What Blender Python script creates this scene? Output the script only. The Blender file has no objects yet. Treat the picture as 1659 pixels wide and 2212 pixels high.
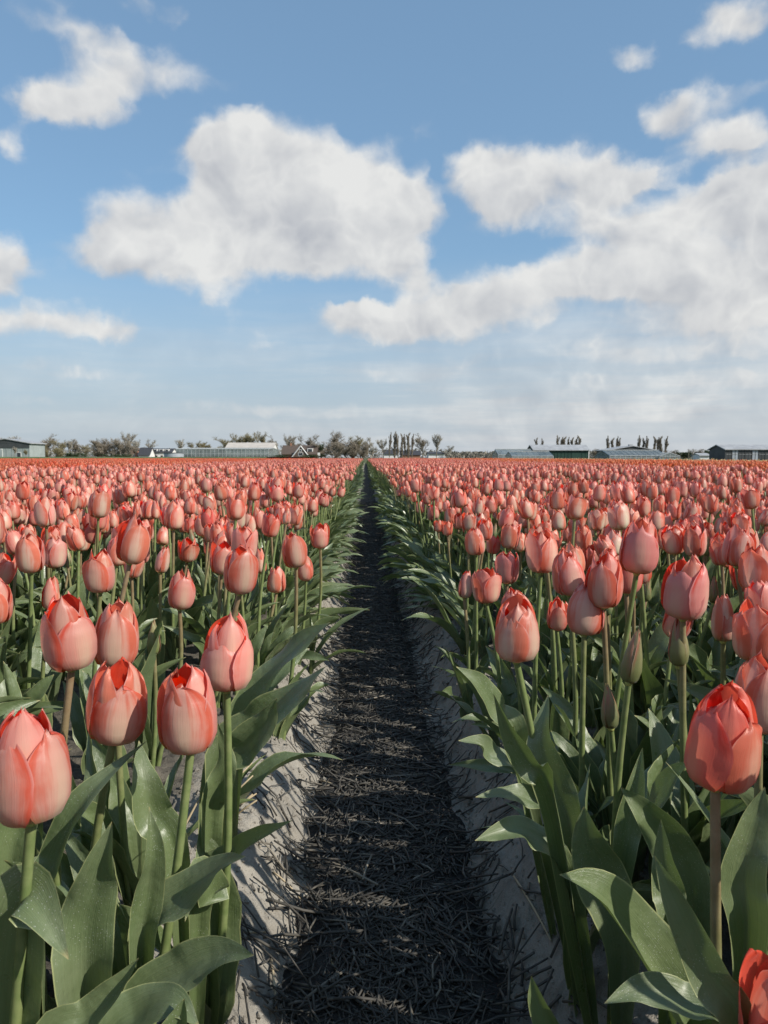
import bpy, math, random
import numpy as np
from mathutils import Vector, Matrix, Euler

random.seed(11)
RNG = np.random.default_rng(11)
scene = bpy.context.scene
COL = scene.collection
R = math.radians

# ------------------------------------------------------------------ camera
CAM = Vector((-0.044, 0.0, 0.80))
PITCH, YAW = R(4.07), R(1.37)
cam_data = bpy.data.cameras.new('camera')
cam_data.sensor_fit = 'VERTICAL'
cam_data.sensor_height = 36.0
cam_data.lens = 27.0
cam_data.clip_start = 0.02
cam_data.clip_end = 6000
cam_data.dof.use_dof = True
cam_data.dof.focus_distance = 1.15
cam_data.dof.aperture_fstop = 24
cam = bpy.data.objects.new('camera', cam_data)
COL.objects.link(cam)
cam.location = CAM
cam.rotation_euler = (math.pi / 2 - PITCH, 0, -YAW)
scene.camera = cam
CAM_R = Euler(cam.rotation_euler).to_matrix()

# ------------------------------------------------------------------ light
TO_SUN = Vector((1.0, -0.56, 0.80)).normalized()
sun_data = bpy.data.lights.new('sun', 'SUN')
sun_data.energy = 5.0
sun_data.angle = R(0.53)
sun_data.color = (1.0, 0.94, 0.85)
sun = bpy.data.objects.new('sun', sun_data)
COL.objects.link(sun)
sun.location = (20, -8, 20)
sun.rotation_euler = TO_SUN.to_track_quat('Z', 'Y').to_euler()

scene.view_settings.view_transform = 'Standard'
scene.view_settings.look = 'None'
scene.view_settings.exposure = 0.0
scene.view_settings.gamma = 1.0
scene.view_settings.use_curve_mapping = False
cy = scene.cycles
cy.use_denoising = True
cy.max_bounces = 6
cy.diffuse_bounces = 2
cy.glossy_bounces = 2
cy.transmission_bounces = 4
cy.transparent_max_bounces = 6
cy.sample_clamp_indirect = 6.0
cy.caustics_reflective = False
cy.caustics_refractive = False


class NT:
    """small helper to write node trees"""
    def __init__(self, tree):
        self.t = tree

    def node(self, kind, **kw):
        n = self.t.nodes.new(kind)
        for k, v in kw.items():
            setattr(n, k, v)
        return n

    def put(self, sock, v):
        if v is None:
            return
        if isinstance(v, bpy.types.NodeSocket):
            self.t.links.new(v, sock)
        else:
            sock.default_value = v

    def math(self, op, a, b=None, c=None, clamp=False):
        n = self.node('ShaderNodeMath', operation=op, use_clamp=clamp)
        for i, v in enumerate((a, b, c)):
            self.put(n.inputs[i], v)
        return n.outputs[0]

    def vec(self, op, a, b=None, c=None):
        n = self.node('ShaderNodeVectorMath', operation=op)
        for i, v in enumerate((a, b, c)):
            self.put(n.inputs[i], v)
        return n.outputs[1] if op in ('DOT_PRODUCT', 'LENGTH') else n.outputs[0]

    def xyz(self, v):
        n = self.node('ShaderNodeSeparateXYZ')
        self.put(n.inputs[0], v)
        return n.outputs

    def comb(self, x, y, z):
        n = self.node('ShaderNodeCombineXYZ')
        for i, v in enumerate((x, y, z)):
            self.put(n.inputs[i], v)
        return n.outputs[0]

    def noise(self, v, scale, detail=4, rough=0.55, dist=0.0, color=False, lac=2.0):
        n = self.node('ShaderNodeTexNoise')
        self.put(n.inputs['Vector'], v)
        n.inputs['Scale'].default_value = scale
        n.inputs['Detail'].default_value = detail
        n.inputs['Roughness'].default_value = rough
        n.inputs['Lacunarity'].default_value = lac
        n.inputs['Distortion'].default_value = dist
        return n.outputs['Color' if color else 'Fac']

    def vor(self, v, scale, feature='F1', out='Distance', rnd=1.0):
        n = self.node('ShaderNodeTexVoronoi', feature=feature)
        self.put(n.inputs['Vector'], v)
        n.inputs['Scale'].default_value = scale
        n.inputs['Randomness'].default_value = rnd
        return n.outputs[out]

    def map(self, v, a, b, c=0.0, d=1.0, smooth=True):
        n = self.node('ShaderNodeMapRange', interpolation_type='SMOOTHSTEP' if smooth else 'LINEAR')
        n.clamp = True
        self.put(n.inputs[0], v)
        for i, q in enumerate((a, b, c, d)):
            self.put(n.inputs[i + 1], q)
        return n.outputs[0]

    def mix(self, f, a, b, blend='MIX'):
        n = self.node('ShaderNodeMix', data_type='RGBA', blend_type=blend)
        self.put(n.inputs[0], f)
        for s, v in ((n.inputs[6], a), (n.inputs[7], b)):
            if isinstance(v, (tuple, list)) and len(v) == 3:
                v = (*v, 1)
            self.put(s, v)
        return n.outputs[2]

    def bump(self, h, strength=0.3, dist=0.01):
        n = self.node('ShaderNodeBump')
        n.inputs['Strength'].default_value = strength
        n.inputs['Distance'].default_value = dist
        self.put(n.inputs['Height'], h)
        return n.outputs[0]


# ------------------------------------------------------------------ world: sky with cumulus clouds
world = bpy.data.worlds.new('World')
scene.world = world
world.use_nodes = True
wt = world.node_tree
wt.nodes.clear()
W = NT(wt)
sky = W.node('ShaderNodeTexSky', sky_type='NISHITA')
sky.sun_disc = False
sky.sun_elevation = math.asin(TO_SUN.z)
sky.sun_rotation = math.atan2(TO_SUN.x, TO_SUN.y)
sky.altitude = 0
sky.air_density = 1.0
sky.dust_density = 0.6
sky.ozone_density = 1.6
direction = W.node('ShaderNodeTexCoord').outputs['Generated']
dx, dy, dz = W.xyz(direction)
azim = W.math('ARCTAN2', dx, dy)
elev = W.math('ARCSINE', dz)
ang = W.comb(azim, elev, 0.0)
# cloud masses: azimuth, elevation, half width, half height (degrees), weight
CLOUDS = [
    (-6.6, 20.8, 6.2, 2.4, 1.10), (-1.0, 18.4, 5.7, 3.5, 1.15), (2.1, 16.9, 3.7, 2.7, 0.90), (-9.5, 20.7, 3.5, 2.0, 0.80), (-10.2, 17.8, 3.5, 2.6, 0.75),
    (-5.0, 17.1, 7.9, 3.3, 0.80), (-16.8, 16.1, 3.3, 1.6, 0.85), (-18.4, 13.8, 2.4, 1.8, 0.80), (-15.1, 13.6, 4.4, 1.8, 0.85), (-11.9, 15.0, 3.5, 2.4, 0.70),
    (-7.7, 14.0, 5.6, 1.7, 0.85), (-1.7, 13.8, 5.0, 1.6, 0.80), (2.4, 13.8, 3.0, 1.4, 0.60), (-10.5, 11.8, 2.4, 0.9, 0.60), (-9.4, 9.8, 1.6, 0.6, 0.42),
    (-7.7, 8.4, 2.0, 0.5, 0.30), (-6.4, 7.5, 1.0, 0.3, 0.25), (-15.9, 18.8, 1.8, 0.5, 0.36), (7.6, 19.9, 1.8, 1.7, 0.85), (10.1, 18.8, 3.0, 2.6, 0.90),
    (14.3, 19.1, 4.1, 2.1, 0.95), (17.7, 18.5, 2.8, 1.7, 0.85), (19.9, 18.1, 1.8, 1.1, 0.60), (10.4, 16.7, 2.3, 1.3, 0.60), (16.2, 16.1, 3.8, 1.5, 0.80),
    (8.4, 15.3, 1.3, 0.4, 0.30), (19.9, 15.1, 3.0, 1.2, 0.65), (24.0, 16.2, 3.4, 1.7, 0.90), (26.3, 16.5, 2.5, 1.9, 0.90), (29.8, 16.0, 4.2, 3.2, 1.00),
    (-1.7, 10.0, 2.4, 1.0, 0.75), (1.4, 10.0, 3.7, 1.5, 0.90), (3.8, 12.1, 1.5, 1.1, 0.75), (5.8, 10.0, 4.1, 1.6, 0.90), (9.8, 11.2, 4.3, 1.9, 0.95),
    (11.5, 9.4, 2.0, 1.0, 0.50), (14.7, 12.2, 4.2, 1.9, 0.95), (19.7, 12.6, 4.9, 2.1, 1.00), (24.4, 12.2, 4.9, 3.2, 1.10), (22.5, 9.3, 5.6, 1.1, 0.42),
    (26.5, 8.8, 4.2, 1.8, 0.55), (31.2, 12.3, 4.3, 3.6, 1.00), (7.2, 7.2, 4.0, 0.5, 0.40), (15.4, 7.6, 6.1, 0.6, 0.36), (21.7, 6.9, 6.9, 0.8, 0.42),
    (26.6, 4.9, 5.0, 1.0, 0.42), (17.1, 5.1, 8.2, 0.6, 0.34), (1.4, 6.0, 1.6, 0.6, 0.55), (21.4, 22.3, 2.7, 1.4, 1.00), (25.2, 19.9, 2.1, 1.5, 0.90),
    (22.8, 19.9, 2.6, 1.2, 0.42), (24.8, 26.5, 2.1, 1.4, 0.95), (22.6, 26.3, 1.4, 0.8, 0.42), (18.6, 25.7, 1.7, 0.7, 0.75), (4.4, 22.6, 2.3, 0.8, 0.36),
    (26.1, 22.3, 1.9, 0.8, 0.40), (21.1, 18.7, 1.5, 0.4, 0.25), (-20.2, 22.7, 3.7, 1.5, 0.85), (-21.9, 22.0, 2.0, 0.9, 0.70), (-17.5, 24.2, 2.1, 2.0, 0.62),
    (-14.2, 25.3, 2.6, 1.4, 0.52), (-12.7, 24.2, 2.8, 0.8, 0.36), (-20.4, 26.4, 2.0, 1.8, 0.42), (-14.7, 28.1, 2.7, 0.7, 0.42), (-23.8, 19.8, 1.4, 1.2, 0.72),
    (-14.5, 20.3, 0.9, 0.6, 0.34), (-9.2, 24.5, 2.3, 0.5, 0.26), (-17.8, 25.6, 1.8, 1.0, 0.40), (-24.0, 12.8, 2.1, 1.9, 0.90), (-26.3, 12.6, 2.1, 2.2, 0.90),
    (-22.3, 9.3, 3.4, 1.1, 0.80), (-18.2, 9.0, 2.3, 0.7, 0.75), (-25.9, 8.9, 1.9, 1.3, 0.70), (-19.8, 6.0, 5.0, 0.4, 0.34), (-22.7, 5.7, 1.7, 0.3, 0.30),
    (-7.8, 5.5, 1.3, 0.3, 0.35), (-8.1, 3.5, 8.3, 0.5, 0.42), (-17.7, 4.1, 6.1, 0.4, 0.34), (-23.3, 3.7, 1.7, 0.2, 0.40), (3.8, 3.4, 4.4, 0.4, 0.38),
]
warp1 = W.noise(direction, 7.0, 3, 0.5, color=True)
warp2 = W.noise(direction, 28.0, 4, 0.6, color=True)
p = W.vec('ADD', ang, W.vec('MULTIPLY', W.vec('SUBTRACT', warp1, (.5, .5, .5)), (0.075, 0.055, 0)))
p = W.vec('ADD', p, W.vec('MULTIPLY', W.vec('SUBTRACT', warp2, (.5, .5, .5)), (0.036, 0.026, 0)))
AZ0, AZ1, EL0, EL1 = -48.0, 48.0, -2.0, 46.0
_az, _el = np.meshgrid(np.linspace(AZ0, AZ1, 192), np.linspace(EL0, EL1, 160))
_F, _T = 0.0, 0.0
for az, el, rx, ry, wgt in CLOUDS:
    qx, qy = (_az - az) / (rx * 1.45), (_el - el) / (ry * 1.45)
    bmp = np.clip(1 - qx * qx - qy * qy, 0, 1) ** 2 * wgt
    _F = _F + bmp
    _T = _T + bmp * (.35 * qx + qy)
_F = np.minimum(_F, 1.6)
pa, pe, _ = W.xyz(p)
ta = W.map(pa, R(AZ0), R(AZ1), 0, 1, False)
te = W.map(pe, R(EL0), R(EL1), 0, 1, False)
t_az, t_el = W.comb(ta, ta, ta), W.comb(te, te, te)


def curve_set(t, rows):
    """three tabulated curves of one angle"""
    n = W.node('ShaderNodeRGBCurve')
    W.put(n.inputs['Color'], t)
    lo = [r.min() for r in rows]
    amp = [max(1e-6, r.max() - r.min()) for r in rows]
    for ch, (r, l, m) in enumerate(zip(rows, lo, amp)):
        c = n.mapping.curves[ch]
        k = 60
        xs = np.linspace(0, 1, k)
        ys = np.interp(xs, np.linspace(0, 1, len(r)), (r - l) / m)
        c.points[0].location = (xs[0], ys[0])
        c.points[1].location = (xs[-1], ys[-1])
        for x_, y_ in zip(xs[1:-1], ys[1:-1]):
            c.points.new(float(x_), float(y_))
    n.mapping.update()
    return W.vec('MULTIPLY_ADD', n.outputs[0], tuple(amp), tuple(lo))


def spread_field(M, rank):
    U, S, V = np.linalg.svd(M, full_matrices=False)
    out = None
    for k in range(0, rank, 3):
        g = np.sqrt(S[k:k + 3])
        a3 = curve_set(t_az, [V[k + i] * g[i] for i in range(3)])
        e3 = curve_set(t_el, [U[:, k + i] * g[i] for i in range(3)])
        d3 = W.vec('DOT_PRODUCT', a3, e3)
        out = d3 if out is None else W.math('ADD', out, d3)
    return out


field = W.math('MAXIMUM', spread_field(_F, 15), 0.0)
tilt = spread_field(_T, 9)
# the same broken cumulus goes on all round and overhead
up_z = W.math('MAXIMUM', dz, 0.06)
flat = W.vec('DIVIDE', direction, W.comb(up_z, up_z, up_z))
rest = W.map(W.noise(flat, 0.75, 4, 0.5), .50, .68, 0.0, 1.1)
away = W.math('MAXIMUM', W.map(W.math('ABSOLUTE', azim), R(33), R(46)), W.map(elev, R(38), R(48)))
field = W.math('MULTIPLY_ADD', rest, away, field)
n_big = W.noise(direction, 10.0, 9, 0.60)
lumps = W.math('ABSOLUTE', W.math('MULTIPLY_ADD', W.noise(direction, 15.0, 3, 0.5, 0.4), 2.0, -1.0))
lumps = W.math('MULTIPLY', lumps, 2.0)
n_fine = W.noise(direction, 46.0, 6, 0.65)
dens = W.math('ADD', field, W.math('MULTIPLY', W.math('SUBTRACT', n_big, 0.5), 0.85))
dens = W.math('ADD', dens, W.math('MULTIPLY', W.math('SUBTRACT', 0.42, lumps), 0.34))
dens = W.math('ADD', dens, W.math('MULTIPLY', W.math('SUBTRACT', n_fine, 0.5), 0.32))
alpha = W.math('MULTIPLY', W.map(dens, 0.08, 0.98), 0.96)
alpha = W.math('MULTIPLY', alpha, W.map(field, 0.05, 0.34))
# thin low layer and pale air toward the horizon
strat = W.noise(W.comb(W.math('MULTIPLY', azim, 3.0), W.math('MULTIPLY', elev, 30.0), 3.7), 1.0, 6, 0.6)
low = W.math('MULTIPLY', W.map(elev, R(14), R(3.5)), W.map(strat, 0.34, 0.66, 0.05, 0.62))
low = W.math('MULTIPLY', low, W.map(azim, R(-18), R(22), 0.45, 1.35))
sheet = W.math('MULTIPLY', W.math('MULTIPLY', W.map(elev, R(15), R(6)), W.map(azim, R(-8), R(20))), W.map(strat, .3, .65, .30, .62))
low = W.math('MAXIMUM', low, sheet)
air = W.math('MAXIMUM', W.map(elev, R(17), R(-1.5), 0.0, 0.9), 0.05)
alpha = W.math('ADD', alpha, W.math('MULTIPLY', low, W.math('SUBTRACT', 1.0, alpha)), clamp=True)
# soft modelling: lit from the upper right, greyer toward the bases
n_a = W.noise(direction, 8.0, 5, 0.5)
n_b = W.noise(W.vec('ADD', direction, (0.022, 0.0, 0.030)), 8.0, 5, 0.5)
light = W.math('MULTIPLY_ADD', W.math('SUBTRACT', n_a, n_b), 1.9, 0.62)
light = W.math('ADD', light, W.math('MULTIPLY', W.math('SUBTRACT', n_fine, .5), 0.22))
light = W.math('ADD', light, W.math('MULTIPLY', W.math('SUBTRACT', .40, lumps), 0.55))
light = W.math('ADD', light, W.math('MULTIPLY', W.math('DIVIDE', tilt, W.math('ADD', field, 0.15)), 0.55), clamp=True)
ccol = W.mix(light, (0.47, 0.49, 0.53), (0.81, 0.81, 0.795))
bg_sky = W.node('ShaderNodeBackground')
SKY_STRENGTH = 0.15
sky_tint = W.mix(1.0, sky.outputs[0], (0.92, 1.07, 1.08, 1), 'MULTIPLY')
sky_tint = W.mix(0.5, sky_tint, tuple(c / SKY_STRENGTH for c in (0.200, 0.360, 0.565)))
haze_col = tuple(c / SKY_STRENGTH for c in (0.455, 0.515, 0.59))
W.put(bg_sky.inputs[0], W.mix(air, sky_tint, haze_col))
bg_sky.inputs[1].default_value = SKY_STRENGTH
bg_cloud = W.node('ShaderNodeBackground')
W.put(bg_cloud.inputs[0], ccol)
bg_cloud.inputs[1].default_value = 1.0
mx = W.node('ShaderNodeMixShader')
W.put(mx.inputs[0], alpha)
wt.links.new(bg_sky.outputs[0], mx.inputs[1])
wt.links.new(bg_cloud.outputs[0], mx.inputs[2])
wo = W.node('ShaderNodeOutputWorld')
wt.links.new(mx.outputs[0], wo.inputs[0])
world.cycles.sampling_method = 'NONE'


# ------------------------------------------------------------------ general helpers
def px(x, y, d):
    """point at camera depth d on the line of sight through photo pixel (x, y) of the 1659 x 2212 view"""
    f = 1659.0
    v = Vector(((x - 829.5) / f * d, -(y - 1106) / f * d, -d))
    return CAM + CAM_R @ v


def lattice(seed, n=256):
    return np.random.default_rng(seed).random((n, n))


_LAT = {}


def vnoise(x, y, seed=0):
    if seed not in _LAT:
        _LAT[seed] = lattice(seed)
    L = _LAT[seed]
    x = np.asarray(x, float); y = np.asarray(y, float)
    xi = np.floor(x).astype(int); yi = np.floor(y).astype(int)
    fx = x - xi; fy = y - yi
    fx = fx * fx * (3 - 2 * fx); fy = fy * fy * (3 - 2 * fy)
    a = L[xi % 256, yi % 256]; b = L[(xi + 1) % 256, yi % 256]
    c = L[xi % 256, (yi + 1) % 256]; d = L[(xi + 1) % 256, (yi + 1) % 256]
    return (a * (1 - fx) + b * fx) * (1 - fy) + (c * (1 - fx) + d * fx) * fy


def fbm(x, y, seed=0, octaves=4, gain=0.5):
    s, a, t = 0.0, 1.0, 0.0
    for o in range(octaves):
        s = s + a * vnoise(x * 2 ** o, y * 2 ** o, seed + o)
        t += a
        a *= gain
    return s / t


def smooth01(t):
    t = np.clip(t, 0, 1)
    return t * t * (3 - 2 * t)


class MB:
    """collects geometry and links it as one mesh"""
    def __init__(self):
        self.v, self.f, self.m, self.uv, self.n = [], [], [], [], 0

    def add(self, verts, faces, mi=0, uv=None):
        verts = np.asarray(verts, float).reshape(-1, 3)
        self.v.append(verts)
        self.uv.append(np.zeros((len(verts), 2)) if uv is None else np.asarray(uv, float))
        for q in faces:
            self.f.append(tuple(int(i) + self.n for i in q))
        self.m += [mi] * len(faces)
        self.n += len(verts)
        return self

    def grid(self, P, mi=0, uv=None):
        nv, nu = P.shape[:2]
        i = np.arange(nv * nu).reshape(nv, nu)
        faces = np.stack([i[:-1, :-1], i[:-1, 1:], i[1:, 1:], i[1:, :-1]], -1).reshape(-1, 4)
        if uv is None:
            a, b = np.meshgrid(np.linspace(0, 1, nu), np.linspace(0, 1, nv))
            uv = np.stack([a, b], -1)
        return self.add(P.reshape(-1, 3), faces, mi, uv.reshape(-1, 2))

    def box(self, x0, x1, y0, y1, z0, z1, mi=0):
        v = [(x, y, z) for z in (z0, z1) for y in (y0, y1) for x in (x0, x1)]
        f = [(0, 2, 3, 1), (4, 5, 7, 6), (0, 1, 5, 4), (2, 6, 7, 3), (0, 4, 6, 2), (1, 3, 7, 5)]
        return self.add(v, f, mi)

    def prism(self, poly, y0, y1, mi=0):
        """polygon in x-z run from y0 to y1"""
        n = len(poly)
        v = [(x, y0, z) for x, z in poly] + [(x, y1, z) for x, z in poly]
        f = [tuple(range(n)), tuple(range(2 * n - 1, n - 1, -1))]
        f += [(i, i + n, (i + 1) % n + n, (i + 1) % n) for i in range(n)]
        return self.add(v, f, mi)

    def prism_x(self, poly, x0, x1, mi=0):
        """polygon in y-z run from x0 to x1"""
        n = len(poly)
        v = [(x0, y, z) for y, z in poly] + [(x1, y, z) for y, z in poly]
        f = [tuple(range(n - 1, -1, -1)), tuple(range(n, 2 * n))]
        f += [(i, (i + 1) % n, (i + 1) % n + n, i + n) for i in range(n)]
        return self.add(v, f, mi)

    def tube(self, pts, rad, n=6, mi=0, cap=True):
        pts = np.asarray(pts, float)
        k = len(pts)
        rad = np.broadcast_to(np.asarray(rad, float), (k,))
        t = np.gradient(pts, axis=0)
        t /= np.linalg.norm(t, axis=1)[:, None] + 1e-12
        ref = np.array([1.0, 0, 0]) if abs(t[0, 0]) < .8 else np.array([0, 1.0, 0])
        a = np.cross(t, ref); a /= np.linalg.norm(a, axis=1)[:, None] + 1e-12
        b = np.cross(t, a)
        th = np.linspace(0, 2 * np.pi, n, endpoint=False)
        ring = pts[:, None] + rad[:, None, None] * (np.cos(th)[None, :, None] * a[:, None] + np.sin(th)[None, :, None] * b[:, None])
        i = np.arange(k * n).reshape(k, n)
        j = np.roll(i, -1, axis=1)
        faces = [tuple(q) for q in np.stack([i[:-1], j[:-1], j[1:], i[1:]], -1).reshape(-1, 4)]
        if cap:
            faces += [tuple(i[0][::-1]), tuple(i[-1])]
        uv = np.stack(np.broadcast_arrays(np.linspace(0, 1, n)[None, :], np.linspace(0, 1, k)[:, None]), -1).reshape(-1, 2)
        return self.add(ring.reshape(-1, 3), faces, mi, uv)

    def mesh(self, name, mats, smooth=False):
        me = bpy.data.meshes.new(name)
        V = np.concatenate(self.v); UV = np.concatenate(self.uv)
        me.from_pydata(V.tolist(), [], self.f)
        if not isinstance(mats, (list, tuple)):
            mats = [mats]
        for m in mats:
            me.materials.append(m)
        me.polygons.foreach_set('material_index', np.array(self.m, np.int32))
        lay = me.uv_layers.new(name='UVMap')
        li = np.zeros(len(me.loops), np.int32)
        me.loops.foreach_get('vertex_index', li)
        lay.data.foreach_set('uv', UV[li].astype(np.float32).ravel())
        me.polygons.foreach_set('use_smooth', np.full(len(me.polygons), bool(smooth)))
        me.update()
        return me

    def build(self, name, mats, parent=None, smooth=False):
        return link(name, self.mesh(name, mats, smooth), parent)


def link(name, data, parent=None, loc=None, rot=None, scl=None):
    o = bpy.data.objects.new(name, data)
    COL.objects.link(o)
    o.parent = parent
    if loc is not None:
        o.location = loc
    if rot is not None:
        o.rotation_euler = rot
    if scl is not None:
        o.scale = scl if hasattr(scl, '__len__') else (scl,) * 3
    return o


def tag(o, label=None, cat=None, group=None, kind=None):
    for k, v in (('label', label), ('category', cat), ('group', group), ('kind', kind)):
        if v:
            o[k] = v
    return o


def empty(name, loc, rz=0.0):
    o = bpy.data.objects.new(name, None)
    COL.objects.link(o)
    o.empty_display_size = .05
    o.location = loc
    o.rotation_euler = (0, 0, rz)
    return o


# ------------------------------------------------------------------ materials
def material(name):
    m = bpy.data.materials.new(name)
    m.use_nodes = True
    m.node_tree.nodes.clear()
    return m, NT(m.node_tree)


def finish(T, shader):
    o = T.node('ShaderNodeOutputMaterial')
    T.t.links.new(shader, o.inputs[0])


def principled(T, color, rough=0.6, normal=None, spec=0.5, **kw):
    n = T.node('ShaderNodeBsdfPrincipled')
    if isinstance(color, (tuple, list)) and len(color) == 3:
        color = (*color, 1)
    T.put(n.inputs['Base Color'], color)
    T.put(n.inputs['Roughness'], rough)
    T.put(n.inputs['Specular IOR Level'], spec)
    if normal is not None:
        T.put(n.inputs['Normal'], normal)
    for k, v in kw.items():
        T.put(n.inputs[k], v)
    return n.outputs[0]


def simple(name, col, rough=0.7, scale=3.0, var=0.25, bump=0.0, bscale=40.0, spec=0.3, metallic=0.0):
    m, T = material(name)
    co = T.node('ShaderNodeTexCoord').outputs['Object']
    n = T.noise(co, scale, 5, 0.6)
    lo = tuple(c * (1 - var) for c in col); hi = tuple(min(1, c * (1 + var)) for c in col)
    c = T.mix(T.map(n, .3, .7), lo, hi)
    nrm = T.bump(T.noise(co, bscale, 4), bump, 0.01) if bump else None
    finish(T, principled(T, c, rough, nrm, spec, Metallic=metallic))
    return m


def with_translucent(T, front, color, fac, normal=None):
    tr = T.node('ShaderNodeBsdfTranslucent')
    if isinstance(color, (tuple, list)) and len(color) == 3:
        color = (*color, 1)
    T.put(tr.inputs[0], color)
    if normal is not None:
        T.put(tr.inputs['Normal'], normal)
    mxs = T.node('ShaderNodeMixShader')
    T.put(mxs.inputs[0], fac)
    T.t.links.new(front, mxs.inputs[1])
    T.t.links.new(tr.outputs[0], mxs.inputs[2])
    return mxs.outputs[0]


def petal_material(name, edge, body, heart, inside, base=(0.50, 0.46, 0.20), base_top=0.20):
    m, T = material(name)
    uv = T.node('ShaderNodeUVMap').outputs[0]
    u, v, _ = T.xyz(uv)
    info = T.node('ShaderNodeObjectInfo')
    rnd = info.outputs['Random']
    e = T.math('ABSOLUTE', T.math('MULTIPLY_ADD', u, 2.0, -1.0))
    streak = T.noise(T.comb(T.math('MULTIPLY_ADD', u, 15.0, T.math('MULTIPLY', rnd, 90.0)), T.math('MULTIPLY', v, 1.8), rnd), 1.0, 4, 0.5)
    blotch = T.noise(T.comb(T.math('MULTIPLY_ADD', u, 3.0, T.math('MULTIPLY', rnd, 50.0)), T.math('MULTIPLY', v, 3.0), 0.0), 1.0, 3, 0.5)
    st = T.math('SUBTRACT', streak, 0.5)
    # pale flame up the middle, warmer toward rim and tip
    rim = T.math('ADD', T.math('MULTIPLY_ADD', e, 0.75, T.math('MULTIPLY_ADD', rnd, .76, -.36)), T.math('MULTIPLY', v, 0.42))
    rim = T.math('ADD', rim, T.math('MULTIPLY', st, 0.75))
    rim = T.math('ADD', rim, T.math('MULTIPLY', T.math('SUBTRACT', blotch, 0.5), 1.0))
    c = T.mix(T.map(rim, 0.40, 0.98), body, edge)
    flame = T.math('MULTIPLY', T.map(T.math('ADD', e, T.math('MULTIPLY', st, .5)), 0.58, 0.0), T.map(v, 0.88, 0.12))
    c = T.mix(T.math('MULTIPLY', flame, 0.85), c, heart)
    c = T.mix(T.map(T.math('ADD', v, T.math('MULTIPLY', st, .16)), base_top, 0.0), c, base)
    hem = T.math('MULTIPLY', T.map(e, .90, .985), T.map(v, .15, .5))
    c = T.mix(T.math('MULTIPLY', hem, .45), c, tuple(min(.9, q * .5 + .42) for q in body))
    ins = T.mix(T.map(T.math('ADD', v, st), 0.22, 0.0), inside, (0.55, 0.45, 0.06))
    ins = T.mix(T.math('MULTIPLY', T.map(streak, .35, .7), .35), ins, edge)
    back = T.node('ShaderNodeNewGeometry').outputs['Backfacing']
    c = T.mix(back, c, ins)
    c = T.mix(1.0, c, info.outputs['Color'], 'MULTIPLY')
    hsv = T.node('ShaderNodeHueSaturation')
    T.put(hsv.inputs['Hue'], T.math('MULTIPLY_ADD', rnd, 0.022, 0.489))
    T.put(hsv.inputs['Saturation'], T.math('MULTIPLY_ADD', rnd, -0.22, 1.10))
    T.put(hsv.inputs['Value'], T.math('MULTIPLY_ADD', T.math('FRACT', T.math('MULTIPLY', rnd, 7.3)), 0.26, 0.84))
    T.put(hsv.inputs['Color'], c)
    c = hsv.outputs[0]
    ribs = T.noise(T.comb(T.math('MULTIPLY', u, 60.0), T.math('MULTIPLY', v, 1.5), rnd), 1.0, 3, 0.5)
    nrm = T.bump(T.math('ADD', ribs, T.math('MULTIPLY', blotch, 1.6)), 0.22, 0.0012)
    pr = principled(T, c, 0.36, nrm, 0.45, **{'Sheen Weight': 0.12, 'Sheen Roughness': 0.4})
    finish(T, with_translucent(T, pr, T.mix(0.45, c, edge), 0.40, nrm))
    return m


M_PETAL = petal_material('petal_coral', (0.78, 0.145, 0.080), (0.85, 0.425, 0.335), (0.88, 0.70, 0.50), (0.80, 0.085, 0.035))
M_ORANGE = petal_material('petal_orange', (0.82, 0.20, 0.07), (0.84, 0.30, 0.13), (0.86, 0.40, 0.18), (0.82, 0.16, 0.05))
M_RED = petal_material('petal_vermilion', (0.78, 0.155, 0.065), (0.82, 0.25, 0.125), (0.84, 0.34, 0.18), (0.78, 0.12, 0.04))
M_CREAM = petal_material('petal_cream', (0.80, 0.55, 0.22), (0.85, 0.70, 0.42), (0.85, 0.76, 0.52), (0.8, 0.6, 0.25))
M_BUD = petal_material('bud_green', (0.62, 0.24, 0.16), (0.38, 0.38, 0.19), (0.46, 0.44, 0.24), (0.5, 0.15, 0.08), (0.22, 0.28, 0.11), 0.75)


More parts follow.
